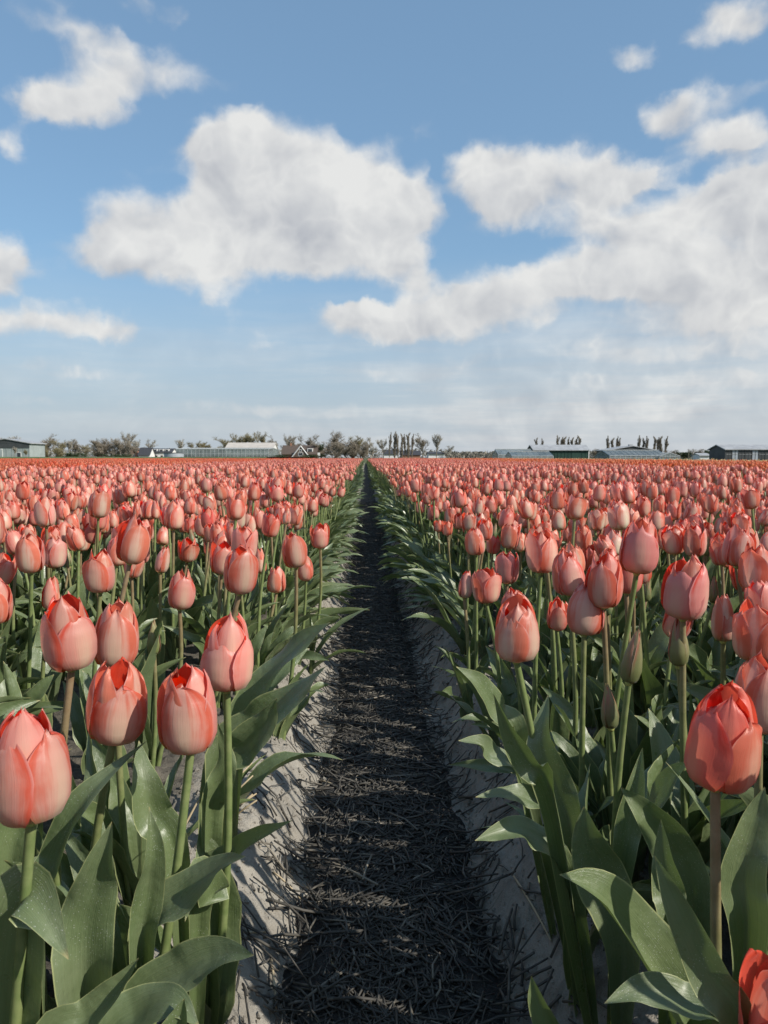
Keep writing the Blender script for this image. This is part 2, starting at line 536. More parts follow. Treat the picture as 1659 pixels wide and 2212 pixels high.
def leaf_material():
    m, T = material('leaf')
    uv = T.node('ShaderNodeUVMap').outputs[0]
    u, v, _ = T.xyz(uv)
    info = T.node('ShaderNodeObjectInfo')
    rnd = info.outputs['Random']
    co = T.node('ShaderNodeTexCoord').outputs['Object']
    e = T.math('ABSOLUTE', T.math('MULTIPLY_ADD', u, 2.0, -1.0))
    vein = T.noise(T.comb(T.math('MULTIPLY', u, 70.0), T.math('MULTIPLY', v, 1.6), rnd), 1.0, 3, 0.6)
    blot = T.noise(co, 26.0, 5, 0.6)
    bloom = T.noise(co, 9.0, 4, 0.55)
    c = T.mix(T.map(bloom, .3, .7), (0.095, 0.140, 0.055), (0.172, 0.212, 0.112))
    c = T.mix(T.math('MULTIPLY', T.map(vein, .35, .75), .42), c, (0.23, 0.275, 0.15))
    c = T.mix(T.math('MULTIPLY', T.map(blot, .60, .82), .5), c, (0.27, 0.30, 0.21))
    c = T.mix(T.map(rnd, 0.0, 1.0, 0.0, 0.35, False), c, (0.15, 0.20, 0.065))
    # dust and dried spray
    speck = T.map(T.vor(co, 420.0), 0.20, 0.10)
    speck = T.math('MULTIPLY', speck, T.map(T.noise(co, 16.0, 3), .44, .60))
    c = T.mix(T.math('MULTIPLY', speck, .85), c, (0.50, 0.52, 0.46))
    c = T.mix(T.map(e, 0.93, 0.985), c, (0.34, 0.37, 0.17))
    tipn = T.map(T.math('ADD', v, T.math('MULTIPLY', T.math('SUBTRACT', blot, .5), .03)), 0.965, 1.0)
    c = T.mix(T.math('MULTIPLY', tipn, .8), c, (0.42, 0.36, 0.16))
    dent = T.noise(co, 34.0, 3, 0.5)
    nrm0 = T.node('ShaderNodeBump')
    nrm0.inputs['Strength'].default_value = .5
    nrm0.inputs['Distance'].default_value = .006
    T.put(nrm0.inputs['Height'], dent)
    nb = T.node('ShaderNodeBump')
    nb.inputs['Strength'].default_value = .5
    nb.inputs['Distance'].default_value = .0012
    T.put(nb.inputs['Height'], T.math('ADD', T.math('MULTIPLY', vein, 1.0), T.math('MULTIPLY', blot, .8)))
    T.put(nb.inputs['Normal'], nrm0.outputs[0])
    nrm = nb.outputs[0]
    rough = T.map(blot, .3, .7, 0.27, 0.46)
    pr = principled(T, c, rough, nrm, 0.6, **{'Coat Weight': 0.22, 'Coat Roughness': 0.3})
    finish(T, with_translucent(T, pr, T.mix(0.6, c, (0.22, 0.34, 0.05)), 0.18, nrm))
    return m


def stem_material():
    m, T = material('stem')
    v = T.xyz(T.node('ShaderNodeUVMap').outputs[0])[1]
    info = T.node('ShaderNodeObjectInfo')
    co = T.node('ShaderNodeTexCoord').outputs['Object']
    n = T.noise(co, 60.0, 4)
    green = T.mix(T.map(n, .3, .7), (0.14, 0.19, 0.065), (0.21, 0.25, 0.10))
    brown = T.mix(T.map(n, .3, .7), (0.22, 0.145, 0.08), (0.28, 0.20, 0.12))
    f = T.math('MULTIPLY', T.map(v, 0.45, 0.98), T.map(info.outputs['Random'], .25, .8))
    nrm = T.bump(T.noise(co, 300, 3), .25, .0006)
    finish(T, principled(T, T.mix(f, green, brown), 0.42, nrm, 0.4))
    return m


def soil_material():
    m, T = material('soil')
    co = T.node('ShaderNodeTexCoord').outputs['Object']
    x, y, z = T.xyz(co)
    big = T.noise(co, 5.0, 6, 0.6)
    mid = T.noise(co, 38.0, 6, 0.65)
    fine = T.noise(co, 420.0, 3, 0.6)
    c = T.mix(T.map(big, .3, .7), (0.255, 0.235, 0.198), (0.385, 0.358, 0.305))
    c = T.mix(T.math('MULTIPLY', T.map(mid, .52, .70), .7), c, (0.185, 0.168, 0.14))
    c = T.mix(T.math('MULTIPLY', T.map(fine, .55, .75), .45), c, (0.48, 0.455, 0.41))
    c = T.mix(T.math('MULTIPLY', T.map(fine, .42, .28), .5), c, (0.18, 0.165, 0.145))
    # crumbs of dark organic matter
    crumb = T.map(T.vor(co, 160.0), .16, .09)
    crumb = T.math('MULTIPLY', crumb, T.map(T.noise(co, 14.0, 2), .50, .62))
    c = T.mix(T.math('MULTIPLY', crumb, .75), c, (0.09, 0.08, 0.065))
    # shade between the tulips painted into the bed soil as a darker colour
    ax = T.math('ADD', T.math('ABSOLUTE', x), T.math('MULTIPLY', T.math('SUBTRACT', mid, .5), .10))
    lit = T.mix(T.map(mid, .35, .65), (0.060, 0.054, 0.045), (0.15, 0.133, 0.105))  # mottled dark tones of the painted bed shade
    c = T.mix(T.math('MULTIPLY', T.map(ax, .36, .44), .9), c, lit)  # lit: painted shade tones, laid over the bed soil
    # beyond the tulip beds: rough grass and tilled earth
    far = T.noise(co, 0.08, 5, 0.6)
    fc = T.mix(T.map(far, .35, .65), (0.07, 0.095, 0.035), (0.13, 0.125, 0.07))
    c = T.mix(T.map(y, 98.0, 104.0), c, fc)
    h = T.math('ADD', T.math('MULTIPLY', mid, 1.0), T.math('MULTIPLY', fine, .28))
    h = T.math('ADD', h, T.math('MULTIPLY', big, .8))
    nrm = T.bump(h, 0.9, 0.012)
    finish(T, principled(T, c, 0.92, nrm, 0.15))
    return m


def straw_material(name, a, b, pale):
    m, T = material(name)
    info = T.node('ShaderNodeObjectInfo')
    u, v, _ = T.xyz(T.node('ShaderNodeUVMap').outputs[0])
    co = T.node('ShaderNodeTexCoord').outputs['Object']
    geo = T.node('ShaderNodeNewGeometry')
    isl = geo.outputs['Random Per Island']
    n = T.noise(co, 70.0, 4)
    c = T.mix(isl, a, b)
    c = T.mix(T.math('MULTIPLY', T.map(n, .5, .75), .5), c, pale)
    c = T.mix(T.map(isl, .93, .985), c, pale)
    nrm = T.bump(T.noise(T.vec('MULTIPLY', co, (1, 1, 1)), 900, 2), .3, .0004)
    finish(T, principled(T, c, 0.6, nrm, 0.35))
    return m


M_LEAF = leaf_material()
M_STEM = stem_material()
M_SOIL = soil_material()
M_STRAW = straw_material('weathered_straw', (0.042, 0.040, 0.036), (0.092, 0.085, 0.071), (0.24, 0.215, 0.17))
M_DRY = straw_material('dry_straw', (0.36, 0.28, 0.17), (0.46, 0.38, 0.25), (0.58, 0.51, 0.38))
M_MULCH = simple('damp_mulch', (0.036, 0.034, 0.031), 0.85, 60, 0.45, 0.8, 220, 0.25)
M_CORE = simple('pistil', (0.40, 0.42, 0.14), 0.5, 30, .2)


# ------------------------------------------------------------------ ground
BED = 0.12


def profile(x):
    """height across the furrow and the beds"""
    a = np.abs(x + 0.0)
    return BED * smooth01((a - 0.150) / 0.150) ** 0.9 + 0.012 * smooth01((a - .30) / .2)


def ground_z(x, y):
    x = np.asarray(x, float); y = np.asarray(y, float)
    wob = 0.022 * (fbm(y * 3.1 + 7, x * 0 + 2.5, 3, 3) - .5) * 2 + 0.012 * (fbm(y * 11 + 3, x * 0 + 1.5, 9, 3) - .5) * 2
    z = profile(x + np.sign(x) * wob)
    a = np.abs(x)
    near = np.clip(1.3 - y / 14.0, 0.12, 1)
    bank = smooth01((a - .14) / .08)
    z = z + near * bank * (0.036 * (fbm(x * 9 + 40, y * 9 + 40, 21, 4) - .5) + 0.034 * (fbm(x * 38 + 9, y * 38 + 70, 31, 4, .6) - .5))
    # runnels down the banks
    slope = smooth01((a - .13) / .06) * smooth01((.36 - a) / .08)
    z = z - near * slope * 0.015 * smooth01((fbm(y * 17 + a * 9, a * 4, 51, 3) - .5) * 6)
    return z


def axis(inner, limit, step, grow):
    v = [inner]
    while v[-1] < limit:
        v.append(v[-1] + step)
        step *= grow
    return v


def make_ground():
    xs = np.linspace(0, 0.52, 62).tolist()
    xs += axis(0.53, 2200, 0.02, 1.28)
    X = np.array(sorted(set([-q for q in xs] + xs)))
    ys = np.linspace(0.35, 3.2, 330).tolist()
    ys += axis(3.21, 3000, 0.012, 1.035)
    back = [-q for q in axis(-0.32, 60, 0.06, 1.3)]
    Y = np.array(sorted(set(ys + back)))
    gx, gy = np.meshgrid(X, Y)
    z = ground_z(gx, gy)
    far = smooth01((gy - 100) / 8) + smooth01((np.abs(gx) - 40) / 4)
    z = z * (1 - np.clip(far, 0, 1)) + np.clip(far, 0, 1) * 0.05
    P = np.stack([gx, gy, z], -1)
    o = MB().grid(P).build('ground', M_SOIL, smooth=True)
    tag(o, kind='structure')
    return o


ground = make_ground()


# furrow floor: damp mulch sheet with straw laid on it
def make_path():
    Y = np.array(np.linspace(0.35, 4, 260).tolist() + axis(4.02, 99, 0.03, 1.04))
    t = np.linspace(-1, 1, 26)
    gy, gt = np.meshgrid(Y, t, indexing='ij')
    half = 0.162 + 0.045 * (fbm(gy * 5, gt * 0 + 4, 61, 3) - .5) * 2 + .015 * (fbm(gy * 22, gt * 0 + np.sign(gt) * 3, 71, 2) - .5)
    gx = gt * half
    z = ground_z(gx, gy) + 0.005 + 0.012 * fbm(gx * 45, gy * 45, 81, 3) * (1 - np.abs(gt) ** 6) - 0.02 * np.abs(gt) ** 12
    o = MB().grid(np.stack([gx, gy, z], -1)).build('path', M_MULCH, smooth=True)
    tag(o, kind='structure')
    return o


path = make_path()


def tubes(P, rad, n=4):
    """many short tubes at once: P (N, k, 3), rad (N, k)"""
    N, k = P.shape[:2]
    t = np.gradient(P, axis=1)
    t /= np.linalg.norm(t, axis=2)[..., None] + 1e-12
    a_ = np.cross(t, np.array([0, 0, 1.0])); a_ /= np.linalg.norm(a_, axis=2)[..., None] + 1e-9
    b_ = np.cross(t, a_)
    th = np.linspace(0, 2 * np.pi, n, endpoint=False)
    V = P[:, :, None] + rad[:, :, None, None] * (np.cos(th)[None, None, :, None] * a_[:, :, None] + np.sin(th)[None, None, :, None] * b_[:, :, None])
    i = np.arange(N * k * n).reshape(N, k, n)
    j = np.roll(i, -1, axis=2)
    F = np.stack([i[:, :-1], j[:, :-1], j[:, 1:], i[:, 1:]], -1).reshape(-1, 4)
    caps = np.concatenate([i[:, 0, ::-1], i[:, -1]])
    return V.reshape(-1, 3), F, caps


def lay_straw():
    g = np.random.default_rng(33)
    N = 30000
    y = 0.40 + 13 * g.random(N) ** 2.1
    w = g.normal(0, .084, N)
    stray = g.random(N) < .06
    w = np.where(stray, g.uniform(-.31, .31, N), w)
    keep = stray | (np.abs(w) < .20) | ((np.abs(w) < .26) & (g.random(N) < .5))
    y, w = y[keep], w[keep]
    N = len(y)
    L = np.minimum(.17, np.exp(g.normal(math.log(.040), .5, N)))
    h = np.where(g.random(N) < .6, g.normal(math.pi / 2, .9, N), g.uniform(0, math.pi, N))
    lift = g.random(N) ** 1.6 * .013
    r = g.uniform(.0009, .0022, N) * np.where(L > .07, 1.3, 1)
    bend = g.normal(0, .35, N) * L
    t = np.array([-.5, 0, .5])
    gx = w[:, None] + np.cos(h)[:, None] * t * L[:, None] + (np.sin(h) * bend)[:, None] * (t * t - .08)
    gy = y[:, None] + np.sin(h)[:, None] * t * L[:, None] - (np.cos(h) * bend)[:, None] * (t * t - .08)
    z = ground_z(gx, gy) + .008 + lift[:, None]
    z[:, 1] = np.maximum(z[:, 1], (z[:, 0] + z[:, 2]) / 2)
    z += t * (L * .06 * g.uniform(-1, 1, N))[:, None]
    P = np.stack([gx, gy, z], -1)
    rad = r[:, None] * np.array([1, 1.05, .9])
    order = np.argsort(y - lift * 8 - L * 4)
    for k in order[:300]:
        MB().tube(P[k], rad[k], 6).build('straw', M_STRAW, path, True)
    rest = order[300:]
    V, F, caps = tubes(P[rest], rad[rest], 4)
    mb = MB()
    mb.add(V, np.concatenate([F, caps]))
    o = mb.build('straw_layer', M_STRAW, path, True)
    o['kind'] = 'stuff'


lay_straw()


# ------------------------------------------------------------------ tulip geometry
S_K = np.array([0, .06, .15, .3, .5, .7, .88, 1.0])
R_K = np.array([.14, .46, .78, .98, 1.0, .92, .74, .50])
Z_K = np.array([0, .012, .07, .23, .46, .69, .89, 1.0])


def petal_grid(H, Rm, opening, inner, az, seed, nu, nv, bud=False, length=1.0, broad=1.0):
    g = np.random.default_rng(seed)
    s = 1 - (1 - np.linspace(0, 1, nv)) ** 1.45
    u = np.linspace(-1, 1, nu)
    r = np.interp(s, S_K, R_K)
    r = r + opening * s ** 2.2
    if bud:
        r = np.interp(s, [0, .06, .15, .35, .6, .85, 1], [.25, .55, .8, 1.0, .8, .42, .16])
    z = np.interp(s, S_K, Z_K) * H * length
    top = np.clip((s - .5) / .5, 0, 1)
    wmax = (0.98 if inner else 1.06) * (1.05 if bud else 1) * g.uniform(.94, 1.06) * broad
    w = wmax * np.interp(s, [0, .1, .25, .4, .55], [.20, .52, .84, .98, 1.0])
    w = np.where(s > .5, wmax * (1 - top ** 2.0) ** 0.72 + .02, w)
    if bud:
        w = wmax * np.interp(s, [0, .1, .3, .5, .75, .92, 1], [.3, .62, 1.0, .95, .62, .30, .03])
    spiral = .055 * (1 if g.random() < .8 else -1)
    U, S = np.meshgrid(u, s)
    rr = r[:, None] * (0.83 if inner else 1.0)
    rad = rr * (1 + spiral * U) * Rm
    curve = (0.60 * rr + 0.40) if not bud else (rr * .7 + .3)
    phi = az + U * (w[:, None] / np.maximum(curve, .22))
    flare = g.uniform(-.02, .14) * (0.3 if bud else 1)
    flare = 0 if inner else flare
    rad = rad + Rm * flare * np.abs(U) ** 2.2 * S ** 2
    rad = rad + Rm * .11 * (vnoise(U * 2.2 + g.uniform(0, 90), S * 3 + g.uniform(0, 90), 5) - .5) * S
    rad = rad - Rm * .035 * np.exp(-(U / .10) ** 2) * S * (1 - S * .4)
    curl = g.uniform(-.20, .14) * (0.2 if bud else 1)
    rad = rad + Rm * curl * np.clip((S - .78) / .22, 0, 1) ** 2
    zz = z[:, None] + U * 0
    zz = zz + H * (.022 * np.exp(-(U / .25) ** 2) - .01) * np.clip((S - .8) / .2, 0, 1)
    zz = zz + H * .034 * (vnoise(U * 4 + g.uniform(0, 90), S * 2, 6) - .5) * S * 2
    drop = .03 * U ** 2 * S
    zz = zz - H * drop
    return np.stack([rad * np.cos(phi), rad * np.sin(phi), zz], -1)


def petal_set(kind, seed, nu, nv):
    g = random.Random(seed)
    if kind == 'bud':
        H, Rm, op = .070 * g.uniform(.92, 1.08), .0142 * g.uniform(.9, 1.1), 0
    elif kind == 'half':
        H, Rm, op = .076, .0195, -.16
    elif kind == 'open':
        H, Rm, op = .083 * g.uniform(.95, 1.05), .0285, g.uniform(.08, .34)
    else:
        H, Rm, op = .086 * g.uniform(.95, 1.05), .0284 * g.uniform(.94, 1.06), g.uniform(-.10, .08)
    out = []
    a0 = g.uniform(0, 6.28)
    for i in range(6):
        inner = i >= 3
        az = a0 + (i % 3) * 2.0944 + (1.047 if inner else 0) + g.gauss(0, .09)
        o1 = op + g.gauss(0, .10) - (.06 if inner else -.02) + (g.uniform(.0, .26) if (kind == 'open' and not inner) else 0)
        if kind == 'cup' and not inner and g.random() < .22:
            o1 += g.uniform(.1, .3)
        ln = g.uniform(.95, 1.06) if inner else g.uniform(.84, 1.0)
        out.append(petal_grid(H, Rm, o1, inner, az, seed * 31 + i, nu, nv, kind == 'bud', ln))
    return out, H, Rm


def leaf_grid(spine, normal, width, seed, nu=7, nv=18, cup=.35, wave=.12, twist=0.0):
    """ribbon along a spine; u across, v from base to tip"""
    g = np.random.default_rng(seed)
    spine = np.asarray(spine, float)
    ctrl = np.linspace(0, 1, len(spine))
    t = np.linspace(0, 1, nv)
    if len(spine) == 4:
        b = np.stack([(1 - t) ** 3, 3 * t * (1 - t) ** 2, 3 * t * t * (1 - t), t ** 3], -1)
        Pn = b @ spine
    else:
        Pn = np.stack([np.interp(t, ctrl, spine[:, i]) for i in range(3)], -1)
    T = np.gradient(Pn, axis=0)
    T /= np.linalg.norm(T, axis=1)[:, None] + 1e-9
    nrm = np.asarray(normal, float)
    if nrm.ndim == 1:
        nrm = np.broadcast_to(nrm, T.shape)
    S = np.cross(T, nrm)
    S /= np.linalg.norm(S, axis=1)[:, None] + 1e-9
    Nn = np.cross(S, T)
    tw = twist * np.clip((t - .35) / .65, 0, 1) ** 1.3
    S2 = S * np.cos(tw)[:, None] + Nn * np.sin(tw)[:, None]
    N2 = -S * np.sin(tw)[:, None] + Nn * np.cos(tw)[:, None]
    w = np.interp(t, [0, .12, .34, .48], [.26, .54, .95, 1.0])
    tt = np.clip((t - .42) / .58, 0, 1)
    w = np.where(t > .42, (1 - tt ** 1.9) ** 1.05 + .012, w) * width * .5
    u = np.linspace(-1, 1, nu)
    U, TT = np.meshgrid(u, t)
    cupv = cup * (2.5 - 1.75 * np.clip(t / .45, 0, 1)) * (1 - .35 * t)
    k1, k2 = g.uniform(7, 13), g.uniform(7, 13)
    p1, p2 = g.uniform(0, 6.28, 2)
    env = smooth01(t / .25) * smooth01((1 - t) / .18)
    wav = np.where(U < 0, np.sin(k1 * TT + p1), np.sin(k2 * TT + p2)) * wave * np.abs(U) ** 2 * env[:, None]
    wav = wav + np.sin(29 * TT + p1 * 2 + np.sign(U)) * wave * .22 * np.abs(U) ** 4 * env[:, None]
    fold = np.abs(U) ** 1.2 * cupv[:, None]
    flat = 1 - .22 * np.minimum(cupv, 1.0)[:, None] * np.abs(U)
    G = Pn[:, None] + S2[:, None] * (U * flat * w[:, None])[..., None] + N2[:, None] * ((fold + wav) * w[:, None])[..., None]
    return G


def generic_leaf(seed, nu=7, nv=18):
    """leaf rooted at the origin, leaning out along +Y"""
    g = random.Random(seed)
    L = g.uniform(.24, .36)
    lean = g.choice([.14, .22, .34, .48, .62]) * g.uniform(.8, 1.2)
    reach = L * lean
    up = L * math.sqrt(max(.1, 1 - lean * lean))
    droop = g.uniform(0, .30) * L * (lean * 1.6)
    sx = g.uniform(-.12, .12) * L
    sp = [(0, 0, 0), (0, reach * .12, up * .36), (sx * .3, reach * .45, up * .80), (sx, reach * 1.08, up - droop)]
    return leaf_grid(sp, (0, -1, .3), g.uniform(.040, .070), seed, nu, nv, g.uniform(.35, 1.1), g.uniform(.16, .50), g.uniform(-1.8, 1.8))


def flower_record(kd, grids, H, Rm):
    mat = M_BUD if kd == 'bud' else M_PETAL
    meshes = [MB().grid(P).mesh('petal', mat, True) for P in grids]
    core = MB()
    core.tube([(0, 0, -.004), (0, 0, .001), (0, 0, .004)], [.0042, .0068 if kd != 'bud' else .0055, .003], 8)
    core.tube([(0, 0, .003), (0, 0, H * .25), (0, 0, H * .36), (0, 0, H * .40)], [.0022, .003, .003, .0042], 6)
    if kd != 'bud':
        for a in range(6):
            ca, sa = math.cos(a * 1.047), math.sin(a * 1.047)
            core.tube([(ca * .003, sa * .003, .003), (ca * .007, sa * .007, H * .2), (ca * .008, sa * .008, H * .34)], [.0008, .0011, .0014], 4)
    return dict(kind=kd, petals=meshes, core=core.mesh('flower', M_CORE, True), H=H, R=Rm)


# petal by petal: angle from the viewer (right positive), inner, length, opening, breadth
OWN_SHAPE = {
    0: [(-52, 0, .90, .00, 1.0), (50, 0, .86, .10, 1.0), (178, 0, .98, .00, 1.0), (-3, 1, 1.10, -.06, .95), (112, 1, 1.0, .0, 1), (-118, 1, 1.02, .0, 1)],
    1: [(8, 0, .80, .02, 1.15), (-112, 0, .98, .12, 1.0), (128, 0, .90, .08, 1.0), (62, 1, 1.04, -.10, 1), (-62, 1, .98, .06, 1), (180, 1, 1.02, .0, 1)],
    2: [(-12, 0, .88, -.04, 1.12), (98, 0, .95, .05, 1.0), (-135, 0, .97, .03, 1.0), (48, 1, 1.04, -.08, 1), (-72, 1, .97, .03, 1), (170, 1, 1.05, .0, 1)],
    3: [(-30, 0, .74, .02, .95), (62, 0, .78, .16, .9), (180, 0, 1.0, .06, 1.1), (10, 1, 1.06, -.05, .9), (-85, 1, .92, .12, 1), (112, 1, 1.02, .06, 1)],
    4: [(-72, 0, .88, .18, 1.0), (36, 0, .80, .10, 1.1), (165, 0, 1.04, .04, 1.0), (-14, 1, 1.06, .0, 1.05), (95, 1, .98, .05, 1), (-140, 1, 1.0, .05, 1)],
    5: [(-8, 0, .93, -.06, 1.1), (110, 0, .95, .0, 1.0), (-125, 0, .95, .0, 1.0), (55, 1, 1.05, -.06, 1), (-65, 1, 1.0, .0, 1), (175, 1, 1.03, .0, 1)],
    24: [(-48, 0, .84, .03, 1.0), (62, 0, .78, .12, .95), (178, 0, 1.03, -.06, 1.05), (2, 1, .98, -.08, .85), (120, 1, 1.0, -.04, 1), (-112, 1, 1.02, -.04, 1)],
    26: [(-28, 0, .84, .03, 1.25), (72, 0, .92, .12, 1.0), (-150, 0, .95, .10, 1.0), (28, 1, 1.04, .0, .95), (-85, 1, .92, .08, 1), (140, 1, 1.02, .05, 1)],
    27: [(-4, 0, .95, -.08, 1.2), (118, 0, .92, -.04, 1.0), (-122, 0, .92, .0, 1.0), (60, 1, .99, -.1, 1), (-60, 1, .97, -.1, 1), (180, 1, .98, -.1, 1)],
    28: [(-28, 0, .76, .0, 1.0), (58, 0, .84, -.02, 1.0), (175, 0, 1.05, .02, 1.1), (8, 1, .92, -.05, .9), (-100, 1, .9, .1, 1), (118, 1, 1.0, .0, 1)],
    25: [(2, 0, .90, -.06, 1.15), (118, 0, .93, .06, 1.0), (-118, 0, .93, .08, 1.0), (58, 1, 1.02, -.04, 1), (-58, 1, 1.0, -.02, 1), (180, 1, 1.04, .0, 1)],
}


def own_flower(i, kd):
    H, Rm = .086, .0292
    grids = [petal_grid(H, Rm, op, bool(inn), math.radians(a), 880 + i * 7 + j, 13, 20, False, ln, br) for j, (a, inn, ln, op, br) in enumerate(OWN_SHAPE[i])]
    return flower_record(kd, grids, H, Rm)


KINDS = ['cup'] * 8 + ['open'] * 6 + ['half'] * 2 + ['bud'] * 2
FLOWERS = []
for i, kd in enumerate(KINDS):
    grids, H, Rm = petal_set(kd, 100 + i, 11, 17)
    FLOWERS.append(flower_record(kd, grids, H, Rm))
LEAVES = [MB().grid(generic_leaf(500 + i)).mesh('leaf', M_LEAF, True) for i in range(22)]
BY_KIND = {k: [i for i, q in enumerate(KINDS) if q == k] for k in set(KINDS)}


def tulip_thing(head, base, flower, label, group=None, size=1.0, tilt=(0, 0), spin=None, leaves=3, tint=(1, 1, 1, 1), edge=0, seed=0, own_leaves=None):
    """head: world point of the flower's foot; base: world point on the bed"""
    g = random.Random(seed)
    head, base = Vector(head), Vector(base)
    root = empty('tulip', base)
    tag(root, label, 'tulip', group)
    rel = head - base
    F = FLOWERS[flower]
    lean = Vector((rel.x, rel.y, 0))
    bow = Vector((g.gauss(0, .010), g.gauss(0, .010), 0))
    ts = np.linspace(0, 1, 9)
    pts = [np.array(lean * (t ** 1.5) + bow * math.sin(math.pi * t)) + np.array((0, 0, rel.z * t - (0.03 if t == 0 else 0))) for t in ts]
    rad = np.interp(ts, [0, .5, 1], [.0056, .0050, .0042]) * (size * .3 + .7)
    MB().tube(pts, rad, 8, cap=False).build('stem', M_STEM, root, True)
    tdir = Vector(pts[-1] - pts[-2]).normalized()
    q = Vector((0, 0, 1)).rotation_difference((tdir * .35 + Vector((tilt[0], tilt[1], .65)))).to_euler()
    spin = g.uniform(0, 6.28) if spin is None else spin
    m = q.to_matrix() @ Matrix.Rotation(spin, 3, 'Z')
    f = link('flower', F['core'], root, rel, m.to_euler(), size)
    for me in F['petals']:
        pt = link('petal', me, f)
        pt.color = tint
    a0 = g.uniform(0, 6.28)
    for i in range(leaves):
        a = a0 + i * 2.4 + g.gauss(0, .4)
        if not edge and abs(base.x) < .42:
            a = (math.pi / 2 if base.x < 0 else -math.pi / 2) + g.gauss(0, .8)
        if edge and i < 2:
            a = (math.pi / 2 if edge < 0 else -math.pi / 2) * -1 + g.gauss(0, .55)
            # rotation about z that turns +Y toward the furrow
            a = -math.pi / 2 + g.gauss(0, .5) if edge < 0 else math.pi / 2 + g.gauss(0, .5)
        s = g.uniform(.85, 1.2) * (1 - .14 * i)
        tiltx = -g.uniform(.05, .60 if base.y > 1.4 else .25) if (edge and i < 2) else g.gauss(0, .10)
        if edge and base.y < 2.6:
            s *= .7 if base.y < 1.1 else .85
        rot = (Matrix.Rotation(a, 3, 'Z') @ Matrix.Rotation(tiltx, 3, 'X')).to_euler()
        link('leaf', g.choice(LEAVES), root, (0, 0, -.012 + i * .035 * (0 if edge else 1)), rot, s)
    return root


